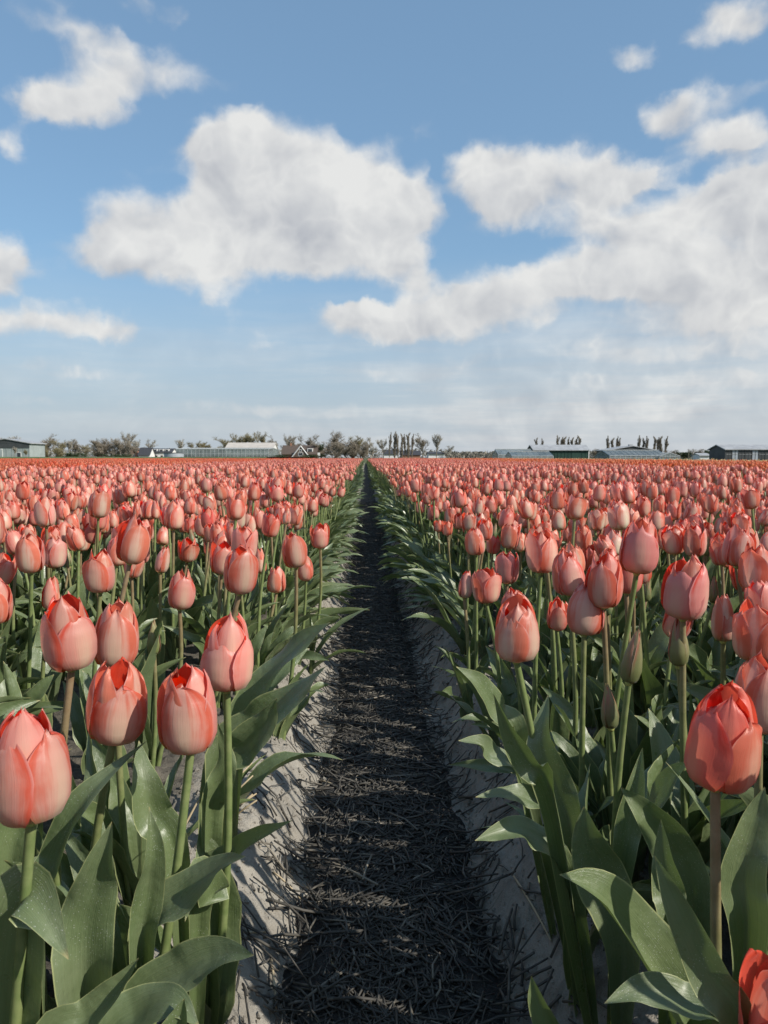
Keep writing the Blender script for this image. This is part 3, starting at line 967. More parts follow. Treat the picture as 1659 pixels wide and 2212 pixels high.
# ------------------------------------------------------------------ the tulips one can pick out in front
# name: x, y of the flower's middle and its height in the view, kind, label ; distance follows from real size
HERO = [
    (68, 1652, 238, 'open', 'largest coral tulip at the left picture edge, cut by it', -40, 190),
    (245, 1510, 176, 'cup', 'plump coral tulip with cream base, second large one from the left edge', -20, 190),
    (412, 1531, 182, 'cup', 'closed coral tulip with cream stripe on a long slanting stem beside the furrow', -70, 380),
    (490, 1410, 160, 'open', 'ruffled coral tulip above the broad leaves at the left bank', 0, 220),
    (155, 1365, 157, 'open', 'wide open coral tulip with a notch in front, beside its twin at left', -5, 110),
    (250, 1370, 140, 'cup', 'coral tulip half hidden behind the wide open one at left', 10, 150),
    (388, 1272, 88, 'cup', 'small squarish coral tulip in the gap of the left bed', -25, 140),
    (217, 1233, 93, 'cup', 'narrow coral tulip left of the tall pink egg shaped one', -5, 120),
    (280, 1165, 103, 'cup', 'tall pink egg shaped tulip standing above its neighbours in the left bed', -15, 120),
    (68, 1192, 88, 'cup', 'pale cream pink tulip near the left picture edge', -5, 100),
    (116, 1192, 70, 'open', 'small open tulip touching the pale cream pink one', 0, 90),
    (518, 1230, 104, 'open', 'coral tulip with spread petals in front of a cluster in the left bed', -15, 120),
    (525, 1175, 78, 'cup', 'bright coral tulip at the back of the left cluster', 0, 100),
    (478, 1205, 70, 'open', 'tulip leaning out of the left cluster to its left', -10, 100),
    (640, 1188, 76, 'cup', 'coral tulip of the pair nearest the furrow in the left bed', -10, 110),
    (661, 1226, 56, 'cup', 'lower small tulip of the pair nearest the furrow in the left bed', -10, 100),
    (598, 1252, 58, 'cup', 'small lone coral tulip on a thin stem by the left bank', -10, 120),
    (563, 1211, 54, 'half', 'half coloured narrow tulip right of the left cluster', -5, 90),
    (346, 1207, 60, 'half', 'small narrow pale tulip behind the gap of the left bed', -3, 90),
    (404, 1187, 52, 'open', 'little stubby tulip with green streaks in the left bed', -3, 90),
    (110, 1282, 72, 'half', 'slim half open bud above the wide open tulip at left', -3, 90),
    (333, 1375, 76, 'bud', 'closed green bud between the large coral tulips at left', -4, 120),
    (692, 1157, 54, 'open', 'coral tulip at the furrow edge furthest out of the left bed', -8, 90),
    (-8, 1295, 100, 'cup', 'sliver of a coral tulip cut off at the left picture edge', -3, 110),
    (1545, 1590, 219, 'open', 'large coral tulip with red inner petals on a thick upright stem at right', 12, 400),
    (1375, 1180, 116, 'cup', 'tall rosy egg shaped tulip standing above the right bed', -20, 140),
    (1475, 1268, 136, 'open', 'broad open rosy tulip right of the tall egg shaped one', 5, 120),
    (1262, 1312, 116, 'cup', 'smooth closed rosy tulip in front of a cluster in the right bed', -2, 200),
    (1115, 1356, 142, 'open', 'coral tulip with a bent petal nearest the furrow in the right bed', 26, 230),
    (1106, 1308, 82, 'cup', 'tulip close behind the one nearest the furrow at right', 10, 120),
    (1050, 1265, 76, 'open', 'small open coral tulip with white edged petals at the right furrow edge', 8, 130),
    (1003, 1262, 60, 'half', 'small pale tulip bud beside the white edged one at the furrow', 4, 110),
    (1095, 1226, 70, 'cup', 'rosy tulip behind the white edged one at the right furrow edge', 4, 110),
    (1168, 1190, 95, 'cup', 'slender coral tulip on a tall stem toward the furrow in the right bed', -3, 120),
    (1303, 1252, 118, 'cup', 'coral tulip right behind the smooth closed rosy one', 4, 130),
    (1230, 1235, 100, 'cup', 'coral tulip left in the cluster behind the smooth rosy one', 0, 120),
    (1562, 1335, 100, 'half', 'dark red and green half open tulip near the right picture edge', -5, 150),
    (1632, 1365, 130, 'open', 'big coral tulip cut off by the right picture edge above the middle one', 0, 150),
    (1640, 1492, 175, 'cup', 'pink and cream tulip at the right picture edge behind the large red one', 8, 200),
    (1467, 1382, 112, 'bud', 'pale closed bud under the broad open rosy tulip', 2, 120),
    (1358, 1415, 118, 'bud', 'plump green bud in the middle of the right bed', -10, 200),
    (1320, 1525, 96, 'bud', 'lowest green bud with a pink tip in the right bed', 30, 200),
    (1510, 1712, 88, 'bud', 'green bud hidden behind the stem of the large red tulip', 8, 160),
    (1690, 2190, 250, 'open', 'deep red tulip cropped by the lower right corner', 30, 200),
    (1590, 1178, 92, 'cup', 'coral tulip near the right edge behind the broad open rosy one', 0, 110),
    (1632, 1226, 104, 'open', 'rosy tulip with folded petals at the right edge', 0, 110),
    (1500, 1165, 74, 'cup', 'coral tulip just behind the broad open rosy one', 0, 100),
    (1028, 1168, 62, 'cup', 'coral tulip above the white edged one toward the furrow at right', 0, 100),
    (1100, 1158, 56, 'cup', 'coral tulip left of the slender tall one in the right bed', 0, 90),
    (212, 1088, 62, 'cup', 'pale pink tulip raised above the crowd in the left bed', 0, 80),
    (100, 1105, 66, 'cup', 'pale pink tulip raised above the crowd near the left edge', 0, 80),
    (375, 1112, 62, 'cup', 'pink tulip raised behind the tall egg shaped one at left', 0, 80),
]
REAL_H = {'cup': .088, 'open': .085, 'half': .077, 'bud': .071}
hero_xy = []
used = {k: 0 for k in BY_KIND}
placed_bases = []
HERO_ROOT = []
for i, (hx, hy, hh, kd, label, sdx, sdy) in enumerate(HERO):
    size = 1.0
    real = REAL_H[kd]
    d = 1659 * real * .97 / hh
    if d < .5:
        d = max(d, .42)
    spin = None
    pool = BY_KIND[kd]
    fl = pool[used[kd] % len(pool)]
    used[kd] += 1
    if i in OWN_SHAPE:
        FLOWERS.append(own_flower(i, kd))
        fl = len(FLOWERS) - 1
    F = FLOWERS[fl]
    size = hh / 1659 * d / (F['H'] * 1.0)
    foot = px(hx, hy + hh * .5, d)
    # the stem's course in the view gives its lean
    down = px(hx + sdx, hy + hh * .5 + sdy, d + .02)
    k = (foot.z - (BED + .012)) / max(.03, foot.z - down.z)
    lean = (down - foot) * k
    lim = .07
    if math.hypot(lean.x, lean.y) > lim:
        s = lim / math.hypot(lean.x, lean.y)
        lean.x *= s; lean.y *= s
    base = Vector((foot.x + lean.x, foot.y + lean.y, 0))
    if abs(base.x) < .235:
        base.x = math.copysign(.235, base.x if abs(base.x) > .05 else foot.x)
    base.z = float(ground_z(base.x, base.y)) - .005
    tint = (1, 1, 1, 1)
    if 'red' in label.split() and kd == 'open':
        tint = (1, .62, .55, 1)
    if 'pale' in label:
        tint = (1, 1.12, 1.15, 1)
    if 'rosy' in label:
        tint = (.95, .90, .95, 1)
    toward = CAM - foot
    edge = (-1 if base.x < 0 else 1) if abs(base.x) < .42 and base.y > 1.15 else 0
    if i in OWN_SHAPE:
        spin = math.atan2(toward.y, toward.x)
    r = tulip_thing(foot, base, fl, label, 'tulips picked out in the front rows', size, (random.gauss(0, .07), random.gauss(0, .07)), spin, 3, tint, edge, 900 + i)
    HERO_ROOT.append(r)
    hero_xy.append((hx, hy, hh, d))
    placed_bases.append((base.x, base.y))


def project(P):
    v = CAM_R.transposed() @ (Vector(P) - CAM)
    if v.z > -.05:
        return None
    return 829.5 + v.x / -v.z * 1659, 1106 - v.y / -v.z * 1659, -v.z


def scatter(x0, x1, y0, y1, per_m2, seed):
    g = np.random.default_rng(seed)
    step = 1 / math.sqrt(per_m2)
    nx, ny = int((x1 - x0) / step), int((y1 - y0) / step)
    gx, gy = np.meshgrid(np.arange(nx), np.arange(ny))
    gx = x0 + (gx + .5 + g.uniform(-.48, .48, gx.shape)) * step
    gy = y0 + (gy + .5 + g.uniform(-.48, .48, gy.shape)) * step
    return np.stack([gx.ravel(), gy.ravel()], -1)


# broad leaves one can follow in the front corners: visible course (view x, y, depth), width in metres
def catmull(P, n=14):
    P = [2 * P[0] - P[1]] + list(P) + [2 * P[-1] - P[-2]]
    out = []
    for i in range(1, len(P) - 2):
        for t in np.linspace(0, 1, n // (len(P) - 3) + 1, endpoint=False):
            a, b, c, d = P[i - 1], P[i], P[i + 1], P[i + 2]
            out.append(.5 * ((2 * b) + (c - a) * t + (2 * a - 5 * b + 4 * c - d) * t ** 2 + (3 * b - a - 3 * c + d) * t ** 3))
    out.append(P[-2])
    return np.array([list(q) for q in out])


FRONT_LEAVES = [
    ([(15, 2300, .62), (25, 2060, .60), (60, 1930, .585), (148, 2072, .56)], .074, (.2, -.8, .8), .30, .10, 0),
    ([(185, 2170, .70), (185, 2010, .69), (215, 1890, .685), (242, 1775, .68)], .062, (.35, -1, .3), .35, .22, .5),
    ([(305, 2080, .74), (320, 1930, .73), (330, 1840, .72), (322, 1742, .72)], .036, (.3, -1, .3), .5, .12, -.5),
    ([(320, 2040, .76), (400, 1935, .75), (470, 1875, .74), (530, 1850, .72)], .050, (-.2, -.7, 1), .25, .10, .3),
    ([(430, 1920, .92), (500, 1845, .90), (570, 1805, .87), (632, 1772, .84)], .036, (-.3, -.8, .8), .3, .12, .5),
    ([(290, 2200, .70), (400, 2100, .69), (480, 2062, .68), (548, 2064, .66)], .048, (0, -.6, 1), .3, .1, -.3),
    ([(110, 2280, .60), (190, 2200, .60), (260, 2135, .60), (300, 2069, .60)], .034, (-.5, -1, .7), .5, .1, .2),
    ([(330, 2330, .62), (360, 2260, .62), (385, 2205, .62), (398, 2157, .62)], .040, (.2, -1, .5), .6, .1, .2),
    ([(230, 2290, .64), (300, 2190, .64), (370, 2165, .63), (430, 2215, .62)], .046, (0, -.6, 1), .2, .12, 0),
    ([(470, 1660, 1.06), (560, 1570, 1.04), (640, 1500, 1.02), (704, 1440, 1.0)], .066, (-.2, -.8, .9), .25, .16, .3),
    ([(470, 1690, 1.0), (530, 1610, .98), (575, 1560, .96), (598, 1508, .95)], .058, (.3, -1, .5), .4, .2, .6),
    ([(520, 1600, 1.3), (580, 1470, 1.28), (650, 1390, 1.26), (714, 1344, 1.24)], .066, (-.2, -.8, .9), .25, .2, .2),
    ([(455, 1800, .92), (468, 1710, .91), (490, 1650, .90), (470, 1560, .90)], .042, (.4, -1, .1), .3, .3, .8),
    ([(95, 1960, .78), (125, 1850, .78), (190, 1720, .78), (318, 1600, .80)], .046, (-.4, -1, .5), .35, .12, .5),
    ([(20, 1900, .80), (40, 1780, .80), (60, 1700, .80), (88, 1620, .80)], .050, (.3, -1, .2), .3, .15, .3),
    ([(380, 1860, .86), (330, 1760, .86), (310, 1680, .86), (300, 1600, .88)], .052, (.3, -1, .3), .35, .15, -.4),
    ([(430, 1960, .82), (460, 1940, .80), (430, 1880, .78), (400, 1990, .74)], .040, (.3, -.6, .8), .2, .2, 0),
    ([(1500, 2260, .74), (1410, 2090, .73), (1300, 1945, .72), (1208, 1890, .70)], .082, (-.1, -.6, 1), .55, .08, -.3),
    ([(1610, 2290, .56), (1535, 2110, .56), (1465, 1955, .56), (1414, 1848, .56)], .036, (-.6, -1, .5), .4, .06, .2),
    ([(1200, 1740, .90), (1145, 1650, .89), (1105, 1580, .88), (1066, 1498, .87)], .040, (-.7, -.9, .4), .5, .1, .3),
    ([(1200, 1790, 1.0), (1140, 1726, .98), (1085, 1716, .96), (1027, 1722, .94)], .036, (0, -.6, 1), .35, .2, .2),
    ([(1220, 1890, .92), (1140, 1800, .91), (1085, 1800, .90), (1026, 1816, .88)], .042, (0, -.6, 1), .3, .15, .1),
    ([(1345, 2020, .88), (1300, 1890, .87), (1272, 1810, .86), (1262, 1742, .86)], .068, (-.4, -1, .3), .3, .12, .2),
    ([(1340, 1900, .92), (1358, 1780, .92), (1375, 1700, .92), (1388, 1615, .92)], .038, (-.3, -1, .2), .4, .1, .3),
    ([(1235, 2300, .70), (1195, 2225, .70), (1165, 2165, .70), (1148, 2108, .70)], .036, (-.5, -1, .5), .5, .1, .2),
    ([(1570, 2230, .66), (1475, 2165, .66), (1385, 2140, .66), (1305, 2168, .65)], .040, (0, -.6, 1), .3, .12, 0),
    ([(1450, 2030, .76), (1445, 1920, .76), (1435, 1850, .76), (1428, 1770, .76)], .038, (-.4, -1, .3), .4, .15, .4),
    ([(1500, 1960, .86), (1450, 1830, .86), (1400, 1760, .86), (1340, 1700, .86)], .058, (-.4, -1, .6), .35, .12, .2),
    ([(1610, 2050, .68), (1600, 1900, .68), (1630, 1780, .68), (1652, 1700, .68)], .046, (-.3, -1, .2), .35, .12, .2),
    ([(1240, 1830, .98), (1200, 1700, .98), (1170, 1600, .98), (1185, 1500, 1.0)], .062, (-.5, -1, .2), .3, .15, .3),
    ([(1120, 1620, 1.12), (1075, 1540, 1.1), (1040, 1480, 1.08), (985, 1440, 1.06)], .050, (-.2, -.7, 1), .3, .15, .2),
    ([(1130, 1700, 1.02), (1060, 1630, 1.0), (1030, 1605, .99), (990, 1600, .97)], .034, (0, -.6, 1), .3, .2, .2),
]
roots_xy = np.array(placed_bases)


def leaf_child(G, at_xy, me=None):
    k = int(np.argmin(np.hypot(roots_xy[:, 0] - at_xy[0], roots_xy[:, 1] - at_xy[1])))
    root = HERO_ROOT[k]
    MB().grid(np.asarray(G) - np.array(root.location)).build('leaf', M_LEAF, root, True)


for i, (course, wd, nrm, cup, wave, tw) in enumerate(FRONT_LEAVES):
    P = [px(*c) for c in course]
    side = 1 if P[0].x > 0 else -1
    away = P[0] - P[1]
    foot = Vector((P[0].x + away.x * .3, P[0].y + away.y * .3 + .02, 0))
    if abs(foot.x) < .24:
        foot.x = .24 * side
    foot.z = float(ground_z(foot.x, foot.y)) - .01
    sp = catmull([np.array(foot)] + [np.array(q) for q in P], 16)
    leaf_child(leaf_grid(sp, nrm, wd * .92, 7000 + i, 11, 30, cup * 2.0, wave * 2.0, tw), foot)
gl = random.Random(77)
for i, (x, y) in enumerate(np.concatenate([scatter(-1.3, -.28, .35, 1.35, 215, 41), scatter(.28, 1.3, .35, 1.35, 190, 42)])):
    z0 = float(ground_z(x, y))
    pr = project((x, y, z0 + .2))
    if pr is None or pr[2] < .50 or pr[2] > 1.34 or not (-250 < pr[0] < 1900):
        continue
    k = int(np.argmin(np.hypot(roots_xy[:, 0] - x, roots_xy[:, 1] - y)))
    near_edge = abs(x) < .40
    if near_edge and x > 0 and pr[2] < .95:
        continue
    if near_edge and gl.random() < .45:
        a, tx = (-math.pi / 2 if x < 0 else math.pi / 2) + gl.gauss(0, .6), -gl.uniform(.1, .7)
    else:
        a, tx = gl.uniform(0, 6.28), gl.gauss(-.08, .28)
    if abs(x) < .52 and pr[2] < 1.08:
        a, tx = (math.pi / 2 if x < 0 else -math.pi / 2) + gl.gauss(0, .9), gl.gauss(0, .15)
    root = HERO_ROOT[k]
    rot = (Matrix.Rotation(a, 3, 'Z') @ Matrix.Rotation(tx, 3, 'X')).to_euler()
    link('leaf', gl.choice(LEAVES), root, Vector((x, y, z0 - .015)) - root.location, rot, (lambda q: (q * .70, q, q))(gl.uniform(.62, .95) * min(1.0, pr[2] / .8)))


# ------------------------------------------------------------------ every other tulip of the beds
LEFT_EDGE, RIGHT_EDGE = -4.7, 5.9
near = np.concatenate([scatter(-3.4, -.29, -1.2, 4.6, 102, 1), scatter(.29, 3.4, -1.2, 4.6, 102, 2)])
RNG.shuffle(near)
cands, leftover = [], []
hb = np.array(placed_bases)
for x, y in near:
    if y < -.45 and x < 0:
        continue
    if np.min(np.hypot(hb[:, 0] - x, hb[:, 1] - y)) < .055:
        continue
    z = float(np.clip(random.gauss(.585, .038), .46, .68))
    kd = random.choices(['cup', 'open', 'half', 'bud'], [.50, .28, .13, .09])[0]
    if kd == 'bud':
        z -= .06
    head = (x + random.gauss(0, .022), y + random.gauss(0, .022), z - .043)
    pr = project((head[0], head[1], z))
    inview = pr is not None and -60 < pr[0] < 1720 and pr[1] < 2300
    if pr and pr[2] < .9 and -500 < pr[0] < 2050:
        if not inview:
            continue
    if inview:
        if pr[2] < 1.12:
            continue
        hgt = 1659 * .086 / pr[2]
        bad = False
        for hx, hy, hh, d in hero_xy:
            if pr[2] < d + .03 and abs(pr[0] - hx) < (hh * .40 + hgt * .40) and abs(pr[1] - hy) < (hh * .48 + hgt * .48):
                bad = True
                break
            if pr[2] < d and abs(pr[0] - hx) < hgt * .4 and hy < pr[1] < hy + 2.0 * hh:
                bad = True
                break
        if bad:
            continue
        cands.append((pr[2], x, y, head, kd))
    else:
        leftover.append((x, y, head, kd))
cands.sort(key=lambda q: q[0])
N_THINGS = 300 - len(HERO)
WORDS = {'cup': 'closed coral tulip', 'open': 'loosely open coral tulip', 'half': 'narrow young tulip', 'bud': 'green tulip bud'}
LANDMARK = {
    4: 'the wide notched tulip', 6: 'the lone squarish tulip', 8: 'the tall pink egg shaped tulip', 9: 'the pale left edge tulip',
    11: 'the spread left cluster tulip', 14: 'the upper left furrow pair tulip', 16: 'the thin stemmed left bank tulip',
    22: 'the outermost left furrow tulip', 49: 'the raised pale tulip at left', 50: 'the raised left edge tulip',
    25: 'the tall rosy egg shaped tulip', 26: 'the broad open rosy tulip', 27: 'the smooth closed rosy tulip', 28: 'the bent petal furrow tulip',
    30: 'the white edged tulip at right', 33: 'the slender tall tulip at right', 36: 'the dark half open tulip at right', 44: 'the coral right edge tulip',
    47: 'the right furrow edge tulip', 12: 'the tulip behind the left cluster', 51: 'the raised pink left tulip',
}
DIRECTION = ['right of', 'above right of', 'above', 'above left of', 'left of', 'below left of', 'below', 'below right of']
NTH = ['nearest', 'second nearest', 'third nearest', 'fourth nearest', 'fifth nearest', 'sixth nearest', 'seventh nearest', 'eighth nearest', 'ninth nearest', 'tenth nearest']
chosen, families = [], {}
for i, (d, x, y, head, kd) in enumerate(cands[:N_THINGS]):
    t = random.random()
    q_ = random.uniform(.90, 1.06) if t < .5 else (random.uniform(.66, .84) if t < .75 else random.uniform(1.12, 1.32))
    tint = (1, q_, q_ * .99, 1)
    tone = '' if t < .5 else ('deep ' if t < .75 else 'pale ')
    u_, v_, _ = project((head[0], head[1], head[2] + .04))
    k = min((q for q in LANDMARK if (HERO[q][0] < 800) == (u_ < 800)), key=lambda q: math.hypot(HERO[q][0] - u_, HERO[q][1] - v_))
    ox, oy = u_ - HERO[k][0], HERO[k][1] - v_
    way = DIRECTION[int(round(math.atan2(oy, ox) / (math.pi / 4))) % 8]
    what = WORDS[kd].replace('coral', tone + 'coral')
    chosen.append((d, x, y, head, kd, tint, what, way, k))
    families.setdefault((what, way, k), []).append((math.hypot(ox, oy), i))
labels = {}
for (what, way, k), members in families.items():
    for n, (_, i) in enumerate(sorted(members)):
        labels[i] = '%s %s %s' % (what, way, LANDMARK[k]) if len(members) == 1 else '%s %s %s %s' % (NTH[min(n, 9)], what, way, LANDMARK[k])
for i, (d, x, y, head, kd, tint, what, way, k) in enumerate(chosen):
    side = 'left' if x < 0 else 'right'
    edge = (-1 if x < 0 else 1) if abs(x) < .42 else 0
    fl = random.choice(BY_KIND[kd])
    base = (x, y, float(ground_z(x, y)) - .005)
    tulip_thing(head, base, fl, labels[i], 'tulips crowding behind the front row of the %s bed' % side, random.uniform(.72, .93) * (1 if kd != 'half' else .95), (random.gauss(0, .14), random.gauss(0, .14)), None, 4, tint, edge, 5000 + i)
rest_near = [(x, y) for d, x, y, h, k in cands[N_THINGS:]] + [(x, y) for x, y, h, k in leftover]

# --- mass of tulips: light meshes placed over the beds
PROTO = bpy.data.collections.new('field_plants')


def plant_mesh(name, seed, nu, nv, lnu, lnv, nleaf, pm, kd=None, edge=False):
    g = random.Random(seed)
    kd = kd or g.choices(['cup', 'open', 'half', 'bud'], [.50, .29, .13, .08])[0]
    grids, H, Rm = petal_set(kd, seed, nu, nv)
    mb = MB()
    top = g.gauss(.418, .036) - (.05 if kd == 'bud' else 0)
    lx, ly = g.gauss(0, .02), g.gauss(0, .02)
    psz = g.uniform(.76, .94)
    for P in grids:
        mb.grid(P * psz + np.array([lx, ly, top]), 1 if kd == 'bud' else 0)
    if nv > 6:
        mb.tube([(0, 0, -.02), (lx * .4, ly * .4, top * .5), (lx, ly, top + .004)], [.0056, .005, .0045], 5, 3, False)
    else:
        mb.tube([(0, 0, 0), (lx, ly, top + .004)], [.0042, .0036], 3, 3, False)
    a0 = g.uniform(0, 6.28)
    for i in range(nleaf):
        G = generic_leaf(seed * 7 + i, lnu, lnv) * g.uniform(.85, 1.15)
        a = a0 + i * 2.4
        tx = 0.0
        if edge:
            a = g.gauss(0, .5)
            tx = -g.uniform(.15, .8)
        M = np.array(Matrix.Rotation(a, 3, 'Z') @ Matrix.Rotation(tx, 3, 'X'))
        mb.grid(G @ M.T + np.array([0, 0, 0 if edge else i * .03]), 2)
    return mb.mesh(name, [pm, M_BUD, M_LEAF, M_STEM], True)


def proto_collection(name, meshes):
    c = bpy.data.collections.new(name)
    for i, me in enumerate(meshes):
        o = bpy.data.objects.new('%s_%02d' % (name, i), me)
        c.objects.link(o)
    return c


def instancer_tree(coll):
    ng = bpy.data.node_groups.new('spread_' + coll.name, 'GeometryNodeTree')
    ng.interface.new_socket('Geometry', in_out='INPUT', socket_type='NodeSocketGeometry')
    ng.interface.new_socket('Geometry', in_out='OUTPUT', socket_type='NodeSocketGeometry')
    gi = ng.nodes.new('NodeGroupInput'); go = ng.nodes.new('NodeGroupOutput')
    ci = ng.nodes.new('GeometryNodeCollectionInfo')
    ci.inputs['Collection'].default_value = coll
    ci.inputs['Separate Children'].default_value = True
    ci.inputs['Reset Children'].default_value = True
    ip = ng.nodes.new('GeometryNodeInstanceOnPoints')
    ip.inputs['Pick Instance'].default_value = True

    def attr(nm, ty):
        n = ng.nodes.new('GeometryNodeInputNamedAttribute')
        n.data_type = ty
        n.inputs['Name'].default_value = nm
        return n.outputs['Attribute']
    e2r = ng.nodes.new('FunctionNodeEulerToRotation')
    L = ng.links
    L.new(attr('turn', 'FLOAT_VECTOR'), e2r.inputs[0])
    L.new(e2r.outputs[0], ip.inputs['Rotation'])
    L.new(attr('size', 'FLOAT_VECTOR'), ip.inputs['Scale'])
    L.new(attr('pick', 'INT'), ip.inputs['Instance Index'])
    L.new(gi.outputs[0], ip.inputs['Points'])
    L.new(ci.outputs[0], ip.inputs['Instance'])
    L.new(ip.outputs[0], go.inputs[0])
    return ng


def mass(name, coll, pts, turn, size, pick, label, cat, parent=None):
    me = bpy.data.meshes.new(name)
    me.from_pydata(np.asarray(pts, float).tolist(), [], [])
    n = len(pts)
    for nm, ty, arr in (('turn', 'FLOAT_VECTOR', turn), ('size', 'FLOAT_VECTOR', size), ('pick', 'INT', pick)):
        a = me.attributes.new(nm, ty, 'POINT')
        if ty == 'INT':
            a.data.foreach_set('value', np.asarray(arr, np.int32))
        else:
            a.data.foreach_set('vector', np.asarray(arr, np.float32).ravel())
    o = link(name, me, parent)
    md = o.modifiers.new('spread', 'NODES')
    md.node_group = instancer_tree(coll)
    o['kind'] = 'stuff'
    if label:
        tag(o, label, cat)
    return o


def in_view(xy, margin=.12, back=0.0):
    """keep what the picture shows plus a little beside it"""
    rel = xy[:, 0] - CAM.x
    y = xy[:, 1]
    return (rel < (y + back) * (.525 + margin) + 0.9) & (rel > -(y + back) * (.475 + margin) - .5)


def random_turn(n, tiltamt=.085, edge=None):
    t = np.zeros((n, 3))
    t[:, 0] = RNG.normal(0, tiltamt, n)
    t[:, 1] = RNG.normal(0, tiltamt, n)
    t[:, 2] = RNG.uniform(0, 6.283, n)
    return t


NV = 16
mid_meshes = [plant_mesh('field_tulip', 2000 + i, 6, 8, 5, 10, 5, M_PETAL) for i in range(NV)]
mid_meshes += [plant_mesh('edge_tulip', 2100 + i, 6, 8, 5, 10, 5, M_PETAL, edge=True) for i in range(8)]
low_meshes = [plant_mesh('far_tulip', 2200 + i, 4, 5, 3, 5, 3, M_PETAL) for i in range(12)]
low_meshes += [plant_mesh('far_edge_tulip', 2300 + i, 4, 5, 3, 6, 5, M_PETAL, edge=True) for i in range(6)]
C_MID = proto_collection('mid_tulip', mid_meshes)
C_LOW = proto_collection('low_tulip', low_meshes)


def pick_and_turn(xy, n_plain, n_edge):
    n = len(xy)
    turn = random_turn(n)
    pick = RNG.integers(0, n_plain, n)
    e = np.abs(xy[:, 0]) < .42
    pick = np.where(e, n_plain + RNG.integers(0, n_edge, n), pick)
    az = np.where(xy[:, 0] < 0, -math.pi / 2, math.pi / 2) + RNG.normal(0, .25, n)
    turn[:, 2] = np.where(e, az, turn[:, 2])
    s = RNG.uniform(.84, 1.08, n)
    return pick, turn, np.stack([s, s, s], -1)


m2 = np.concatenate([scatter(LEFT_EDGE, -.29, 4.6, 10, 96, 3), scatter(.29, RIGHT_EDGE, 4.6, 10, 96, 4), scatter(LEFT_EDGE, -3.4, 2, 4.6, 80, 13), scatter(3.4, RIGHT_EDGE, 2, 4.6, 80, 14)])
m2 = m2[in_view(m2)]
xy = np.concatenate([np.array(rest_near), m2])
pk, tn, sz = pick_and_turn(xy, NV, 8)
pts = np.column_stack([xy, ground_z(xy[:, 0], xy[:, 1])])
m3 = np.concatenate([scatter(LEFT_EDGE, -.29, 10, 30, 92, 5), scatter(.29, RIGHT_EDGE, 10, 30, 92, 6)])
m3 = m3[in_view(m3)]
pk3, tn3, sz3 = pick_and_turn(m3, 12, 6)
pts3 = np.column_stack([m3, ground_z(m3[:, 0], m3[:, 1])])
field_mass = mass('tulip_field', C_MID, pts, tn, sz, pk, 'mass of coral pink tulips filling both beds back to the far edge', 'tulips')
mass('further_tulips', C_LOW, pts3, tn3, sz3, pk3, None, None, field_mass)


# patches of many small tulips for the far field
def patch_mesh(name, seed, mats, size, count):
    g = random.Random(seed)
    mb = MB()
    for i in range(count):
        x, y = g.uniform(-.5, .5) * size, g.uniform(-.5, .5) * size
        kd = g.choices(['cup', 'open', 'bud'], [.78, .16, .06])[0]
        k = g.randrange(len(MINI))
        P6, H = MINI[k]
        a = g.uniform(0, 6.28)
        Rz = np.array(Matrix.Rotation(a, 3, 'Z'))
        s = g.uniform(.82, 1.0)
        z = g.gauss(.418, .036)
        for P in P6:
            mb.grid((P @ Rz.T) * s + np.array([x, y, z]), 0)
        if i % 2 == 0:
            G = generic_leaf(seed * 97 + i, 2, 4) @ Rz.T
            mb.grid(G + np.array([x, y, 0]), 1)
    return mb.mesh(name, mats, True)


MINI = []
for i in range(10):
    gr, H, Rm = petal_set('cup' if i < 8 else 'open', 3000 + i, 3, 4)
    MINI.append((gr, H))
PS = 1.0
C_PINK = proto_collection('pink_patch', [patch_mesh('pink_patch', 4000 + i, [M_PETAL, M_LEAF], PS, 76) for i in range(7)])
C_RED = proto_collection('red_patch', [patch_mesh('red_patch', 4100 + i, [M_RED, M_LEAF], PS, 76) for i in range(5)])
C_ORANGE = proto_collection('orange_patch', [patch_mesh('orange_patch', 4200 + i, [M_ORANGE, M_LEAF], PS, 76) for i in range(5)])
C_CREAM = proto_collection('cream_patch', [patch_mesh('cream_patch', 4300 + i, [M_CREAM, M_LEAF], PS, 70) for i in range(3)])


def patches(name, coll, npk, x0, x1, y0, y1, label, cat, parent=None, sx=1.0):
    gx, gy = np.meshgrid(np.arange(x0 + .5 * sx, x1, PS * sx), np.arange(y0 + .5, y1, PS))
    xy = np.stack([gx.ravel(), gy.ravel()], -1)
    xy = xy[in_view(xy, .10)]
    n = len(xy)
    t = np.zeros((n, 3))
    t[:, 2] = RNG.integers(0, 4 if sx == 1 else 2, n) * (math.pi / 2 if sx == 1 else math.pi)
    pts = np.column_stack([xy, np.full(n, BED + .012)])
    s = np.ones((n, 3)); s[:, 0] = sx; s[:, 2] = RNG.uniform(.96, 1.04, n)
    return mass(name, coll, pts, t, s, RNG.integers(0, npk, n), label, cat, parent)


patches('distant_tulips', C_PINK, 7, LEFT_EDGE, -.62, 30, 98, None, None, field_mass)
patches('distant_tulips', C_PINK, 7, .62, RIGHT_EDGE, 30, 98, None, None, field_mass)
e1 = np.concatenate([scatter(-.62, -.29, 30, 98, 82, 15), scatter(.29, .62, 30, 98, 82, 16)])
pe, te, se = pick_and_turn(e1, 12, 6)
mass('distant_edge_tulips', C_LOW, np.column_stack([e1, ground_z(e1[:, 0], e1[:, 1])]), te, se, pe, None, None, field_mass)
patches('vermilion_tulips', C_RED, 5, -36, LEFT_EDGE, 7, 98, 'band of vermilion orange tulips along the far left of the field', 'tulips')
patches('orange_tulips', C_ORANGE, 5, RIGHT_EDGE, 15, 8, 98, 'band of orange tulips across the far right of the field', 'tulips')
patches('cream_tulips', C_CREAM, 3, 15, 19, 20, 98, 'thin pale strip of cream tulips behind the orange ones at right', 'tulips')
